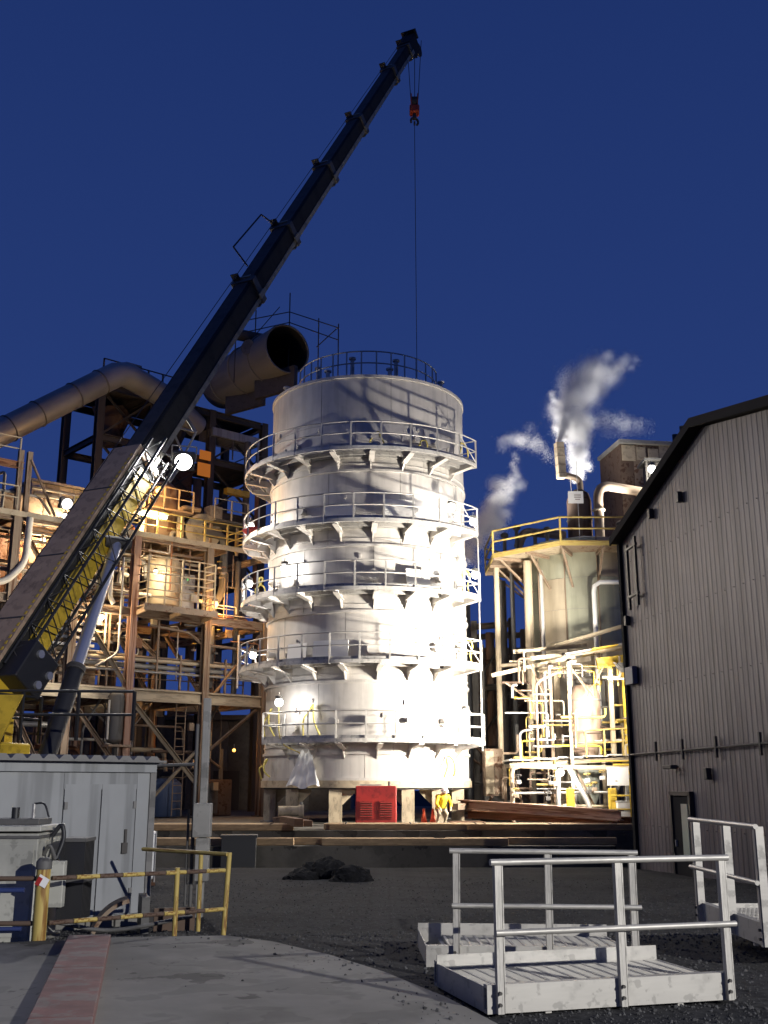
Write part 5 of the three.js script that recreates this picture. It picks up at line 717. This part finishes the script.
{ // dark steelwork between tower and tank
  const t = thing('side_steelwork', 'dark open steelwork between the tower and the silver tank', 'steel frame', [0, 0, 0]);
  for (const [x, z] of [[4.6, -54], [6.4, -53], [4.6, -58], [7.5, -57]]) beam(t, 'column', [x, padY, z], [x, 9.8, z], 0.3, 0.3, mat.dark, unitI); for (const y of [3.4, 6.4, 9.5]) { beam(t, 'beam', [4.6, y, -54], [6.4, y, -53], 0.2, 0.3, mat.dark, unitI); beam(t, 'beam', [4.6, y, -58], [7.5, y, -57], 0.2, 0.3, mat.dark, unitI); beam(t, 'beam', [4.6, y, -54], [4.6, y, -58], 0.2, 0.3, mat.dark, unitI); } beam(t, 'brace', [4.6, 6.5, -54], [6.4, 9.3, -53], 0.1, 0.1, mat.dark, unitL); beam(t, 'brace', [4.6, 3.5, -54], [6.4, 6.3, -53], 0.1, 0.1, mat.dark, unitL); bar(t, 'pipe', [5.4, 0.3, -54], [5.4, 9.2, -54], 0.22, mat.brown); bar(t, 'pipe', [4.1, 0.3, -53], [4.1, 10.9, -53], 0.25, mat.black); for (let k = 0; k < 10; k++) bar(t, 'pipe', [3.9 + rr(0, 0.4), rr(0.5, 8), -53 - rr(0, 3)], [7.4, rr(0.5, 8), -52 - rr(0, 3)], rr(0.04, 0.12), k % 2 ? mat.dark : mat.brown);
  const c = thing('brown_locker', 'tan metal locker at the foot of the dark steelwork', 'locker', [4.75, 1.2, -47.6], 0.1); part(c, 'body', box(0.8, 2.0, 0.6, 0.02), mat.tan, [0, 1.0, 0]); part(c, 'door', box(0.34, 1.8, 0.02), mat.cream, [-0.19, 1.0, 0.31]); part(c, 'door', box(0.34, 1.8, 0.02), mat.tan, [0.19, 1.0, 0.31]); part(c, 'stand', box(0.9, 1.0, 0.7), mat.dark, [0, -0.5, 0]);
  const s = thing('pipe_scrap', 'dark heap of pipe offcuts beside the tower foot', 'scrap pile', [5.2, padY, -45.6]); for (let k = 0; k < 46; k++) { const a = rr(0, 3), l = rr(0.4, 1.1), y = 0.08 + 0.85 * rnd() * rnd(), x = rr(-0.9, 0.9), z = rr(-0.7, 0.7); bar(s, 'offcut', [x - l * Math.cos(a), y, z - l * Math.sin(a) * 0.6], [x + l * Math.cos(a), y + rr(-0.06, 0.25), z + l * Math.sin(a) * 0.6], rr(0.03, 0.1), [mat.dark, mat.black, mat.darkGrey, mat.brown][k % 4]); }
}
// ---------------------------------------------------------------- bright process unit below the tank
{
  const t = thing('process_unit_steelwork', 'pale steel pipe frame of the brightly lit process unit', 'steel frame', [0, 0, 0]), W = mat.whitePipe;
  for (const [x, z, h] of [[5.2, -44.2, 2.45], [6.9, -44.2, 2.5], [7.6, -44.0, 6.9], [8.9, -44.2, 2.6], [10.6, -44.2, 6.5], [5.2, -47, 2.5], [6.9, -47, 6.6], [8.8, -47, 6.6], [10.8, -47, 6.6]]) beam(t, 'column', [x, padY, z], [x, h, z], 0.13, 0.13, x < 7 ? mat.tan : mat.cream, unitI);
  for (const [a, b] of [[[5.1, 2.45, -44.2], [11.2, 2.75, -44.2]], [[5.2, 2.45, -47], [11, 2.75, -47]], [[6.2, 6.85, -45], [11.2, 7.4, -45]], [[4.6, 6.2, -45.6], [8.2, 7.0, -45.6]], [[6.8, 6.6, -47], [11, 6.9, -47]], [[7.4, 7.5, -46], [11.8, 8.7, -45]], [[5.6, 7.25, -46], [8.8, 7.55, -46]]]) beam(t, 'beam', a, b, 0.12, 0.16, mat.cream, unitI);
  for (const [a, b] of [[[5.2, 5.9, -45.6], [6.3, 5.1, -45.6]], [[6.2, 6.6, -45], [6.8, 5.2, -45]], [[7.6, 6.6, -44.2], [8.6, 5.2, -44.2]], [[8.4, 5.2, -44.2], [9.2, 6.6, -44.2]], [[5.2, 2.3, -44.2], [5.7, 0.4, -44.2]], [[7.7, 2.4, -44.1], [8.6, 0.5, -44.1]]]) beam(t, 'brace', a, b, 0.08, 0.08, mat.tan, unitL);
  for (let k = 0; k < 6; k++) part(t, 'floor_panel', box(1.0, 0.06, 2.7), mat.galvLight, [5.6 + k, 2.66 + k * 0.05, -45.6]); for (let k = 0; k < 4; k++) part(t, 'canopy_sheet', box(1.1, 0.05, 2.8), k === 1 ? mat.yellow : mat.galv, [8.1 + k * 1.12, 7.05 + k * 0.2, -45.6], [0, 0, 0.17]);
  part(t, 'yellow_crane_beam', box(2.9, 0.42, 0.25), mat.yellow, [10.3, 6.75, -44.3], [0, 0, 0.13]);
  handrail(t, [[8.2, 2.75, -44.0], [11.2, 2.9, -44.0]], mat.railYellow, { r: 0.035, gap: 0.8 }); handrail(t, [[8.8, padY, -42.6], [11, padY, -42.2]], mat.yellow, { r: 0.035, gap: 0.7 });
}
{
  const t = thing('unit_piping', 'pale pipes, bends and valves of the brightly lit process unit', 'pipework', [0, 0, 0]);
  pipe(t, 'pipe', [[5.1, 0.3, -43.6], [5.1, 2.4, -43.6], [11, 2.3, -43.6]], 0.09, mat.cream, 0.3, 14); pipe(t, 'pipe', [[5.0, 1.35, -43.7], [9.4, 1.4, -43.7], [9.4, 2.2, -43.7]], 0.05, mat.galv, 0.3); pipe(t, 'pipe', [[6.9, 0.3, -43.4], [6.9, 2.2, -43.4]], 0.1, mat.galv, 0.3, 14); pipe(t, 'pipe', [[7.4, 2.3, -43.5], [8.1, 0.9, -43.3], [8.1, 0.3, -43.3]], 0.1, mat.galv, 0.4, 14); pipe(t, 'pipe', [[9.0, 2.1, -43.4], [9.6, 2.1, -43.4], [10.2, 1.6, -43.4], [11, 1.6, -43.4]], 0.08, mat.cream, 0.2); pipe(t, 'pipe', [[5.6, 0.9, -44], [11, 0.8, -44]], 0.06, mat.cream); pipe(t, 'pipe', [[6.3, 2.6, -44.4], [6.3, 5.8, -44.4], [7.2, 6.2, -44.4]], 0.06, mat.tan, 0.3); pipe(t, 'pipe', [[7.0, 2.6, -45], [7.0, 6.2, -45]], 0.08, mat.tan); pipe(t, 'pipe', [[9.4, 2.8, -44.4], [9.4, 6.4, -44.4]], 0.11, mat.cream, 0.3, 14); pipe(t, 'pipe', [[10.0, 2.8, -44.6], [10.0, 6.4, -44.6]], 0.08, mat.yellow); pipe(t, 'pipe', [[10.35, 2.8, -44.6], [10.35, 6.2, -44.6]], 0.06, mat.railYellow); pipe(t, 'pipe', [[5.6, 2.7, -44.6], [5.6, 3.8, -44.6], [6.6, 4.0, -44.6]], 0.05, mat.galv, 0.2);
  for (let k = 0; k < 130; k++) { const x = rr(5.0, 10.8), y = rr(0.4, 6.4), z = rr(-46.5, -43.6), r = rr(0.018, 0.055), d = rr(0.6, 2); pipe(t, 'pipe', k % 2 ? [[x, y, z], [x + d, y, z], [x + d, y + rr(-1, 1), z]] : [[x, y, z], [x, y + d * 0.7, z], [x + rr(-0.8, 0.8), y + d * 0.7, z]], r, [mat.tan, mat.cream, mat.galv, mat.brown, mat.railYellow, mat.yellow, mat.grey][k % 7], r * 3, 9); }
  for (let k = 0; k < 16; k++) { const x = rr(5.2, 10.8), y = rr(0.5, 2.2), z = -43.3; part(t, 'valve', box(0.2, 0.16, 0.2, 0.03), [mat.galv, mat.tan, mat.dark][k % 3], [x, y, z]); const w = part(t, 'handwheel', new THREE.TorusGeometry(0.12, 0.02, 6, 14), k % 2 ? mat.railYellow : mat.dark, [x, y + 0.25, z]); w.rotation.x = 1.3; bar(t, 'stem', [x, y, z], [x, y + 0.25, z], 0.02, mat.dark); }
}
{
  const a = thing('reaction_vessel', 'pinkish upright vessel with a dark lid inside the lit unit', 'vessel', [8.55, 2.75, -45.6]); part(a, 'shell', lathe([[0, 0], [0.5, 0.1], [0.62, 0.5], [0.62, 2.6], [0.45, 3.0], [0, 3.1]], 26), M([0.55, 0.42, 0.34], { rough: 0.5, map: grimeMap })); part(a, 'lid', lathe([[0, 3.45], [0.34, 3.4], [0.42, 3.1], [0, 3.1]], 20), mat.dark); for (const y of [0.6, 2.4]) part(a, 'band', new THREE.TorusGeometry(0.63, 0.035, 6, 26), mat.galv, [0, y, 0], [Math.PI / 2, 0, 0]);
  const b = thing('hopper_vessel', 'grey-green conical hopper below the lit unit floor', 'hopper', [8.35, padY, -45.0]); part(b, 'shell', lathe([[0.15, 0.35], [0.62, 1.3], [0.62, 2.3], [0.5, 2.4]], 26), M([0.3, 0.33, 0.3], { rough: 0.6, map: grimeMap })); for (const k of [0.6, 2.7, 4.8]) bar(b, 'leg', [0.55 * Math.cos(k), 0, 0.55 * Math.sin(k)], [0.55 * Math.cos(k), 1.6, 0.55 * Math.sin(k)], 0.05, mat.galv);
  const c = thing('yellow_guard', 'yellow tubular guard frame on the floor of the lit unit', 'guard', [8.2, padY, -43.0]); for (const x of [-0.9, 0.75]) { part(c, 'post', box(0.3, 1.3, 0.25, 0.03), mat.yellow, [x, 0.7, 0]); part(c, 'foot', box(0.5, 0.05, 0.4), mat.yellow, [x, 0.03, 0]); } bar(c, 'rail', [-0.9, 0.35, 0], [0.75, 0.35, 0], 0.05, mat.yellow); bar(c, 'rail', [-0.9, 0.1, 0.1], [0.75, 0.1, 0.1], 0.04, mat.yellow);
  const d = thing('yellow_steps', 'yellow handrailed steps at the right of the lit unit', 'steps', [10.2, padY, -42.6]); for (let k = 0; k < 5; k++) part(d, 'tread', box(0.8, 0.04, 0.24), mat.railYellow, [0, 0.2 + k * 0.2, -k * 0.22]); for (const x of [-0.42, 0.42]) { beam(d, 'stringer', [x, 0.05, 0.15], [x, 1.1, -1.0], 0.04, 0.16, mat.yellow); bar(d, 'rail', [x, 1.0, 0.1], [x, 2.0, -1.0], 0.03, mat.yellow); for (const k of [0, 0.5, 1]) bar(d, 'post', [x, 0.1 + k, 0.1 - k * 1.05], [x, 1.0 + k, 0.1 - k * 1.05], 0.026, mat.yellow); }
  const e = thing('white_notice', 'blank white notice board in the lit unit', 'board', [9.25, 0, -43.2]); part(e, 'board', box(0.85, 0.7, 0.03), mat.white, [0, 2.0, 0]); bar(e, 'post', [-0.3, padY, -0.05], [-0.3, 1.7, -0.05], 0.03, mat.galv); bar(e, 'post', [0.3, padY, -0.05], [0.3, 1.7, -0.05], 0.03, mat.galv);
  const f = thing('white_drum_box', 'white box standing on the floor right of the yellow guard', 'box', [9.5, padY, -42.9]); part(f, 'body', box(0.9, 0.8, 0.7, 0.04), mat.white, [0, 0.42, 0]); part(f, 'lid', box(0.94, 0.06, 0.74), mat.galvLight, [0, 0.84, 0]);
  const g = thing('bag_row', 'row of pale sacks on the floor before the lit unit', 'sacks', [7.0, padY, -42.6]); for (let k = 0; k < 6; k++) { const s = part(g, 'sack', globe, mat.whitePipe, [k * 0.28 - 0.7, 0.12, rr(-0.1, 0.1)]); s.scale.set(0.2, 0.13, 0.26); }
  const m = thing('round_fan', 'dark round fan hung in the lit unit by the building edge', 'fan', [11.0, 6.0, -44.0]); part(m, 'ring', new THREE.TorusGeometry(0.34, 0.06, 8, 24), mat.dark); part(m, 'hub', globe, mat.dark).scale.setScalar(0.12); for (let k = 0; k < 5; k++) part(m, 'blade', box(0.3, 0.12, 0.02), mat.dark, [0.2 * Math.cos(k * 1.257), 0.2 * Math.sin(k * 1.257), 0], [0.4, 0, k * 1.257]); bar(m, 'hanger', [0, 0.3, 0], [0, 1.0, 0], 0.03, mat.dark);
}

// ---------------------------------------------------------------- worker by the tower leg
{
  // a stooping figure in yellow: joints in metres, radius each, joined by a smooth minimum
  const J = { hip: [0, 0.62, 0.05], chest: [0.02, 0.98, 0.2], neck: [0.03, 1.12, 0.29], head: [0.03, 1.2, 0.36], sl: [-0.2, 1.04, 0.22], sr: [0.22, 1.03, 0.22], el: [-0.29, 0.78, 0.3], er: [0.3, 0.78, 0.33], hl: [-0.2, 0.6, 0.46], hr: [0.2, 0.62, 0.5], kl: [-0.14, 0.42, 0.22], kr: [0.16, 0.42, 0.2], al: [-0.15, 0.07, 0.02], ar: [0.17, 0.07, 0.0], tl: [-0.17, 0.04, 0.18], tr: [0.19, 0.04, 0.16], wl: [-0.1, 0.6, 0.04], wr: [0.1, 0.6, 0.04] };
  const B = [['hip', 'chest', .16, .19], ['chest', 'neck', .17, .07], ['neck', 'head', .065, .075], ['sl', 'sr', .09, .09], ['sl', 'el', .075, .055], ['el', 'hl', .055, .04], ['sr', 'er', .075, .055], ['er', 'hr', .055, .04], ['wl', 'kl', .1, .075], ['kl', 'al', .075, .05], ['wr', 'kr', .1, .075], ['kr', 'ar', .075, .05], ['al', 'tl', .055, .045], ['ar', 'tr', .055, .045], ['wl', 'wr', .13, .13]].map(([a, b, r0, r1]) => [V(...J[a]), V(...J[b]), r0, r1]);
  for (const s of [-1, 1]) for (let k = 0; k < 5; k++) { const h = V(...J[s < 0 ? 'hl' : 'hr']), e = h.clone().add(V(s * (k - 2) * 0.018 - s * 0.01, -0.09 + (k === 4 ? 0.05 : 0), 0.03)); B.push([h.clone().add(V(s * (k - 2) * 0.015, -0.02, 0)), e, .012, .009]); }
  B.push([V(...J.head), V(0.03, 1.24, 0.42), .095, .08], [V(0.03, 1.19, 0.45), V(0.03, 1.175, 0.47), .02, .012]);
  const n = 88, mc = new MarchingCubes(n, new THREE.MeshBasicMaterial(), false, false, 60000), half = 0.75, cy = 0.68, d = V(0, 0, 0), pt = V(0, 0, 0), ab = V(0, 0, 0);
  mc.isolation = 0;
  for (let k = 0; k < n; k++) for (let j = 0; j < n; j++) for (let i = 0; i < n; i++) {
    pt.set((i / n * 2 - 1) * half, (j / n * 2 - 1) * half + cy, (k / n * 2 - 1) * half + 0.15); let s = 9;
    for (const [a, b, r0, r1] of B) { ab.subVectors(b, a); const t = clamp01(d.subVectors(pt, a).dot(ab) / ab.lengthSq()); const q = d.addScaledVector(ab, -t).length() - (r0 + (r1 - r0) * t); const h = clamp01(0.5 + 0.5 * (s - q) / 0.03); s = s * (1 - h) + q * h - 0.03 * h * (1 - h); }
    mc.field[k * n * n + j * n + i] = -s;
  }
  mc.update(); const P = mc.positionArray.slice(0, mc.count * 3), N = mc.normalArray.slice(0, mc.count * 3), C = new Float32Array(mc.count * 3);
  for (let i = 0; i < mc.count; i++) { P[3 * i] *= half; P[3 * i + 1] = P[3 * i + 1] * half + cy; P[3 * i + 2] = P[3 * i + 2] * half + 0.15; const x = P[3 * i], y = P[3 * i + 1], z = P[3 * i + 2]; const hand = Math.min(Math.hypot(x - J.hl[0], y - J.hl[1] + 0.03, z - J.hl[2]), Math.hypot(x - J.hr[0], y - J.hr[1] + 0.03, z - J.hr[2])); const c = hand < 0.1 ? [0.4, 0.25, 0.17] : y > 1.14 && z > 0.26 ? [0.4, 0.25, 0.17] : y < 0.1 ? [0.05, 0.04, 0.03] : y < 0.6 ? [0.28, 0.24, 0.17] : [0.65, 0.45, 0.02]; C.set(c, 3 * i); }
  const g = new THREE.BufferGeometry(); g.setAttribute('position', new THREE.BufferAttribute(P, 3)); g.setAttribute('normal', new THREE.BufferAttribute(N, 3)); g.setAttribute('color', new THREE.BufferAttribute(C, 3));
  const p = thing('person', 'stooping worker in a yellow jacket and pale trousers beside the tower leg', 'person', [2.15, padY, -41.9], 0.35);
  part(p, 'body', g, new THREE.MeshStandardMaterial({ vertexColors: true, roughness: 0.8 })); part(p, 'helmet', lathe([[0, 0.13], [0.07, 0.115], [0.12, 0.06], [0.125, 0], [0.16, -0.012], [0.125, -0.015]], 20), mat.white, [0.03, 1.265, 0.36], [0.55, 0, 0]);
}
// ---------------------------------------------------------------- steam: clouds of fine droplets, thick at the mouth and torn apart higher up
{
  const dropGeo = new THREE.TetrahedronGeometry(1, 0);
  function plume(label, path, n, puffs) { // path: [x, y, z, radius, share]
    const im = new THREE.InstancedMesh(dropGeo, mat.steam, n), m4 = new THREE.Matrix4(), q = new THREE.Quaternion(), e = new THREE.Euler();
    const cs = []; for (let k = 0; k < puffs; k++) { const f = rnd() * (path.length - 1), i = Math.min(path.length - 2, Math.floor(f)), t = f - i, L = c => path[i][c] + (path[i + 1][c] - path[i][c]) * t, R = L(3), dens = L(4); if (rnd() > dens) { k--; continue; } const r = R * rr(0.35, 0.85); cs.push([L(0) + gauss() * R * 0.75, L(1) + gauss() * R * 0.75, L(2) + gauss() * R * 0.75, r, r * r * dens]); }
    let tot = 0; for (const c of cs) tot += c[4]; let k = 0;
    for (const c of cs) { let m = Math.round(n * c[4] / tot); while (m-- > 0 && k < n) { const x = gauss() * 0.62, y = gauss() * 0.62, z = gauss() * 0.62, s = rr(0.006, 0.0125), w = 1 + 0.7 * rnd() * rnd() * rnd(); e.set(rr(0, 6), rr(0, 6), rr(0, 6)); q.setFromEuler(e); m4.compose(V(c[0] + x * c[3] * w, c[1] + y * c[3] * w, c[2] + z * c[3] * w), q, V(s, s, s)); im.setMatrixAt(k++, m4); } }
    im.count = k; im.name = numbered('steam_plume'); im.userData = { kind: 'stuff', label, category: 'steam' }; scene.add(im);
  }
  plume('tall white steam plume rising above the bent exhaust stack', [[9.95, 16.9, -52.6, 0.3, 1], [10.2, 18.2, -52.8, 0.5, 1], [9.9, 19.6, -53, 0.75, 1], [10.3, 21.2, -53.2, 1.0, 1], [10.6, 22.6, -53.4, 1.0, 0.95], [12.0, 23.6, -53.6, 0.8, 0.7], [13.7, 23.8, -53.8, 0.5, 0.3]], 260000, 170);
  plume('short steam plume leaving the stack mouth', [[9.05, 18.7, -52, 0.16, 1], [9.2, 19.4, -52.2, 0.32, 0.9], [9.6, 20.6, -52.6, 0.5, 0.7], [8.8, 21.4, -52.8, 0.4, 0.3]], 40000, 34);
  plume('lower steam plume drifting up beside the tower', [[4.6, 13.6, -55, 0.6, 1], [5.4, 15.0, -55.4, 0.75, 1], [6.1, 16.4, -55.7, 0.8, 0.9], [6.9, 17.8, -56, 0.6, 0.6], [7.5, 19.4, -56.4, 0.5, 0.25]], 110000, 80);
  plume('thin wisp of steam above the lower plume', [[6.5, 20.0, -56, 0.5, 0.5], [7.6, 20.4, -56.2, 0.6, 0.5], [8.6, 20.1, -56.4, 0.5, 0.4], [9.2, 19.2, -56.6, 0.4, 0.3]], 9000, 90);
  plume('thin wisp of steam right of the tall plume', [[11.4, 20.4, -53.4, 0.6, 0.5], [12.8, 20.3, -53.6, 0.6, 0.4], [14.2, 20.2, -53.8, 0.5, 0.3]], 7000, 90);
}
// ---------------------------------------------------------------- lamps on the plant and the tower
flood('brightest floodlight, hung in the lattice nose of the crane jib', [-5.95, 10.95, -30.1], [-2.5, 3, -18], 0.6, 330, [1, 0.985, 0.97], { angle: rad(89) });
flood('bright floodlight on the left plant railing beyond the crane boom', inPlant(2.65, 13.7, -0.6), [-4, 8, -34], 0.55, 420, [1, 0.96, 0.9], { angle: rad(85) });
bulb('white work lamp under the upper plant floor facing the lagged housing', inPlant(3.4, 13.6, 1.2), 0.12, 35, [1, 0.85, 0.6], glowWhite);
bulb('orange lamp on the raised landing below the jib floodlight', inPlant(7.7, 15.5, 0.5), 0.17, 55, [1, 0.5, 0.14], glowOrange, 'sodium_lamp');
bulb('orange lamp beside the caged balcony', inPlant(10.7, 10.15, -0.2), 0.16, 80, [1, 0.48, 0.12], glowOrange, 'sodium_lamp');
bulb('warm white lamp inside the caged balcony', inPlant(7.35, 11.3, -0.3), 0.11, 22, [1, 0.8, 0.5], glowWarm);
bulb('warm lamp deep between the two upper plant floors', inPlant(2.4, 12.3, 1.1), 0.12, 50, [1, 0.68, 0.34], glowWarm);
bulb('warm lamp over the lower plant floor behind the crane cylinder', inPlant(4.8, 8.9, -0.3), 0.12, 42, [1, 0.72, 0.4], glowWarm);
bulb('small orange lamp low in the dark below the plant floor', inPlant(12.6, 3.3, 0.6), 0.08, 3, [1, 0.45, 0.12], glowOrange, 'sodium_lamp');
{ // fluorescent fitting
  const P = inPlant(7.3, 14.1, 0.2), t = thing('tube_lamp', 'long warm fluorescent lamp above the yellow handrail', 'lamp', P, PT); part(t, 'tube', box(1.5, 0.14, 0.12, 0.02), glowWarm); part(t, 'reflector', box(1.6, 0.06, 0.3), mat.grey, [0, 0.12, 0]); for (const x of [-0.6, 0.6]) bar(t, 'stem', [x, 0.14, 0], [x, 0.8, 0], 0.02, mat.dark);
  const L = new THREE.PointLight(mulC([1, 0.82, 0.5], 1), 60, 0, 2); const q = inPlant(7.3, 13.9, -0.1); L.position.set(...q); L.shadow.radius = 15; L.castShadow = true; scene.add(L);
}
const small = [[-83, 12.95, 5.3, 'work lamp at the left end of the second walkway from the top'], [43, 13.0, 5.25, 'work lamp near the right end of the second walkway from the top'], [58, 12.6, 5.4, 'work lamp on the end rail of the second walkway from the top'], [-108, 10.1, 5.35, 'outermost work lamp at the left of the middle walkway'], [-88, 10.4, 5.3, 'second work lamp from the left on the middle walkway'], [-44, 10.45, 4.9, 'work lamp close to the shell on the middle walkway'], [59, 10.3, 5.4, 'work lamp at the right end of the middle walkway'], [-105, 7.4, 5.4, 'work lamp at the left end of the walkway above the lowest'], [-39, 4.85, 5.45, 'work lamp on a post on the lowest walkway'], [50, 4.5, 5.3, 'work lamp at the right end of the lowest walkway']];
for (const [d, y, r, label] of small) { const P = onTower(d, y, r); bulb(label, P, 0.17, 12, [1, 0.97, 0.92], glowWhite); }
bulb('work lamp clamped low in the lit process unit', [6.95, 2.15, -43.0], 0.15, 30, [1, 0.95, 0.85], glowWhite);
flood('floodlight under the canopy of the lit process unit', [9.6, 6.2, -43.2], [7.6, 2.5, -46], 0.4, 60, [1, 0.9, 0.7], { angle: rad(75), glow: glowWarm });
bulb('lamp on the dark machine above the roof edge', [13.6, 17.2, -51.6], 0.2, 30, [1, 0.95, 0.85], glowWhite); bulb('lower lamp above the roof edge', [12.6, 14.9, -51.6], 0.2, 30, [1, 0.95, 0.85], glowWhite);
flood('upturned floodlight at the right of the tank platform below the steam', [11.9, 13.3, -50.6], [10.4, 21, -53], 0.35, 500, [1, 0.97, 0.93], { angle: rad(30) });
flood('upturned floodlight at the left of the tank platform below the steam', [6.6, 12.6, -51.6], [9.0, 20.5, -53.6], 0.35, 600, [1, 0.96, 0.9], { angle: rad(42) });
hoseCable();
function hoseCable() { const a = onTower(-39, 4.7, 5.47), b = onTower(-36, 3.3, 5.56), c = onTower(-33, 2.9, 4.75); single('lamp_cable', new THREE.TubeGeometry(new THREE.CatmullRomCurve3([v3(a), v3(b), v3(c)]), 16, 0.022, 6), mat.hose, 'yellow cable hanging from the work lamp on the lowest walkway', 'cable'); }
scene.traverse(o=>{if(o.isMesh){o.castShadow=o.receiveShadow=true;}});
renderer.render(scene, camera);
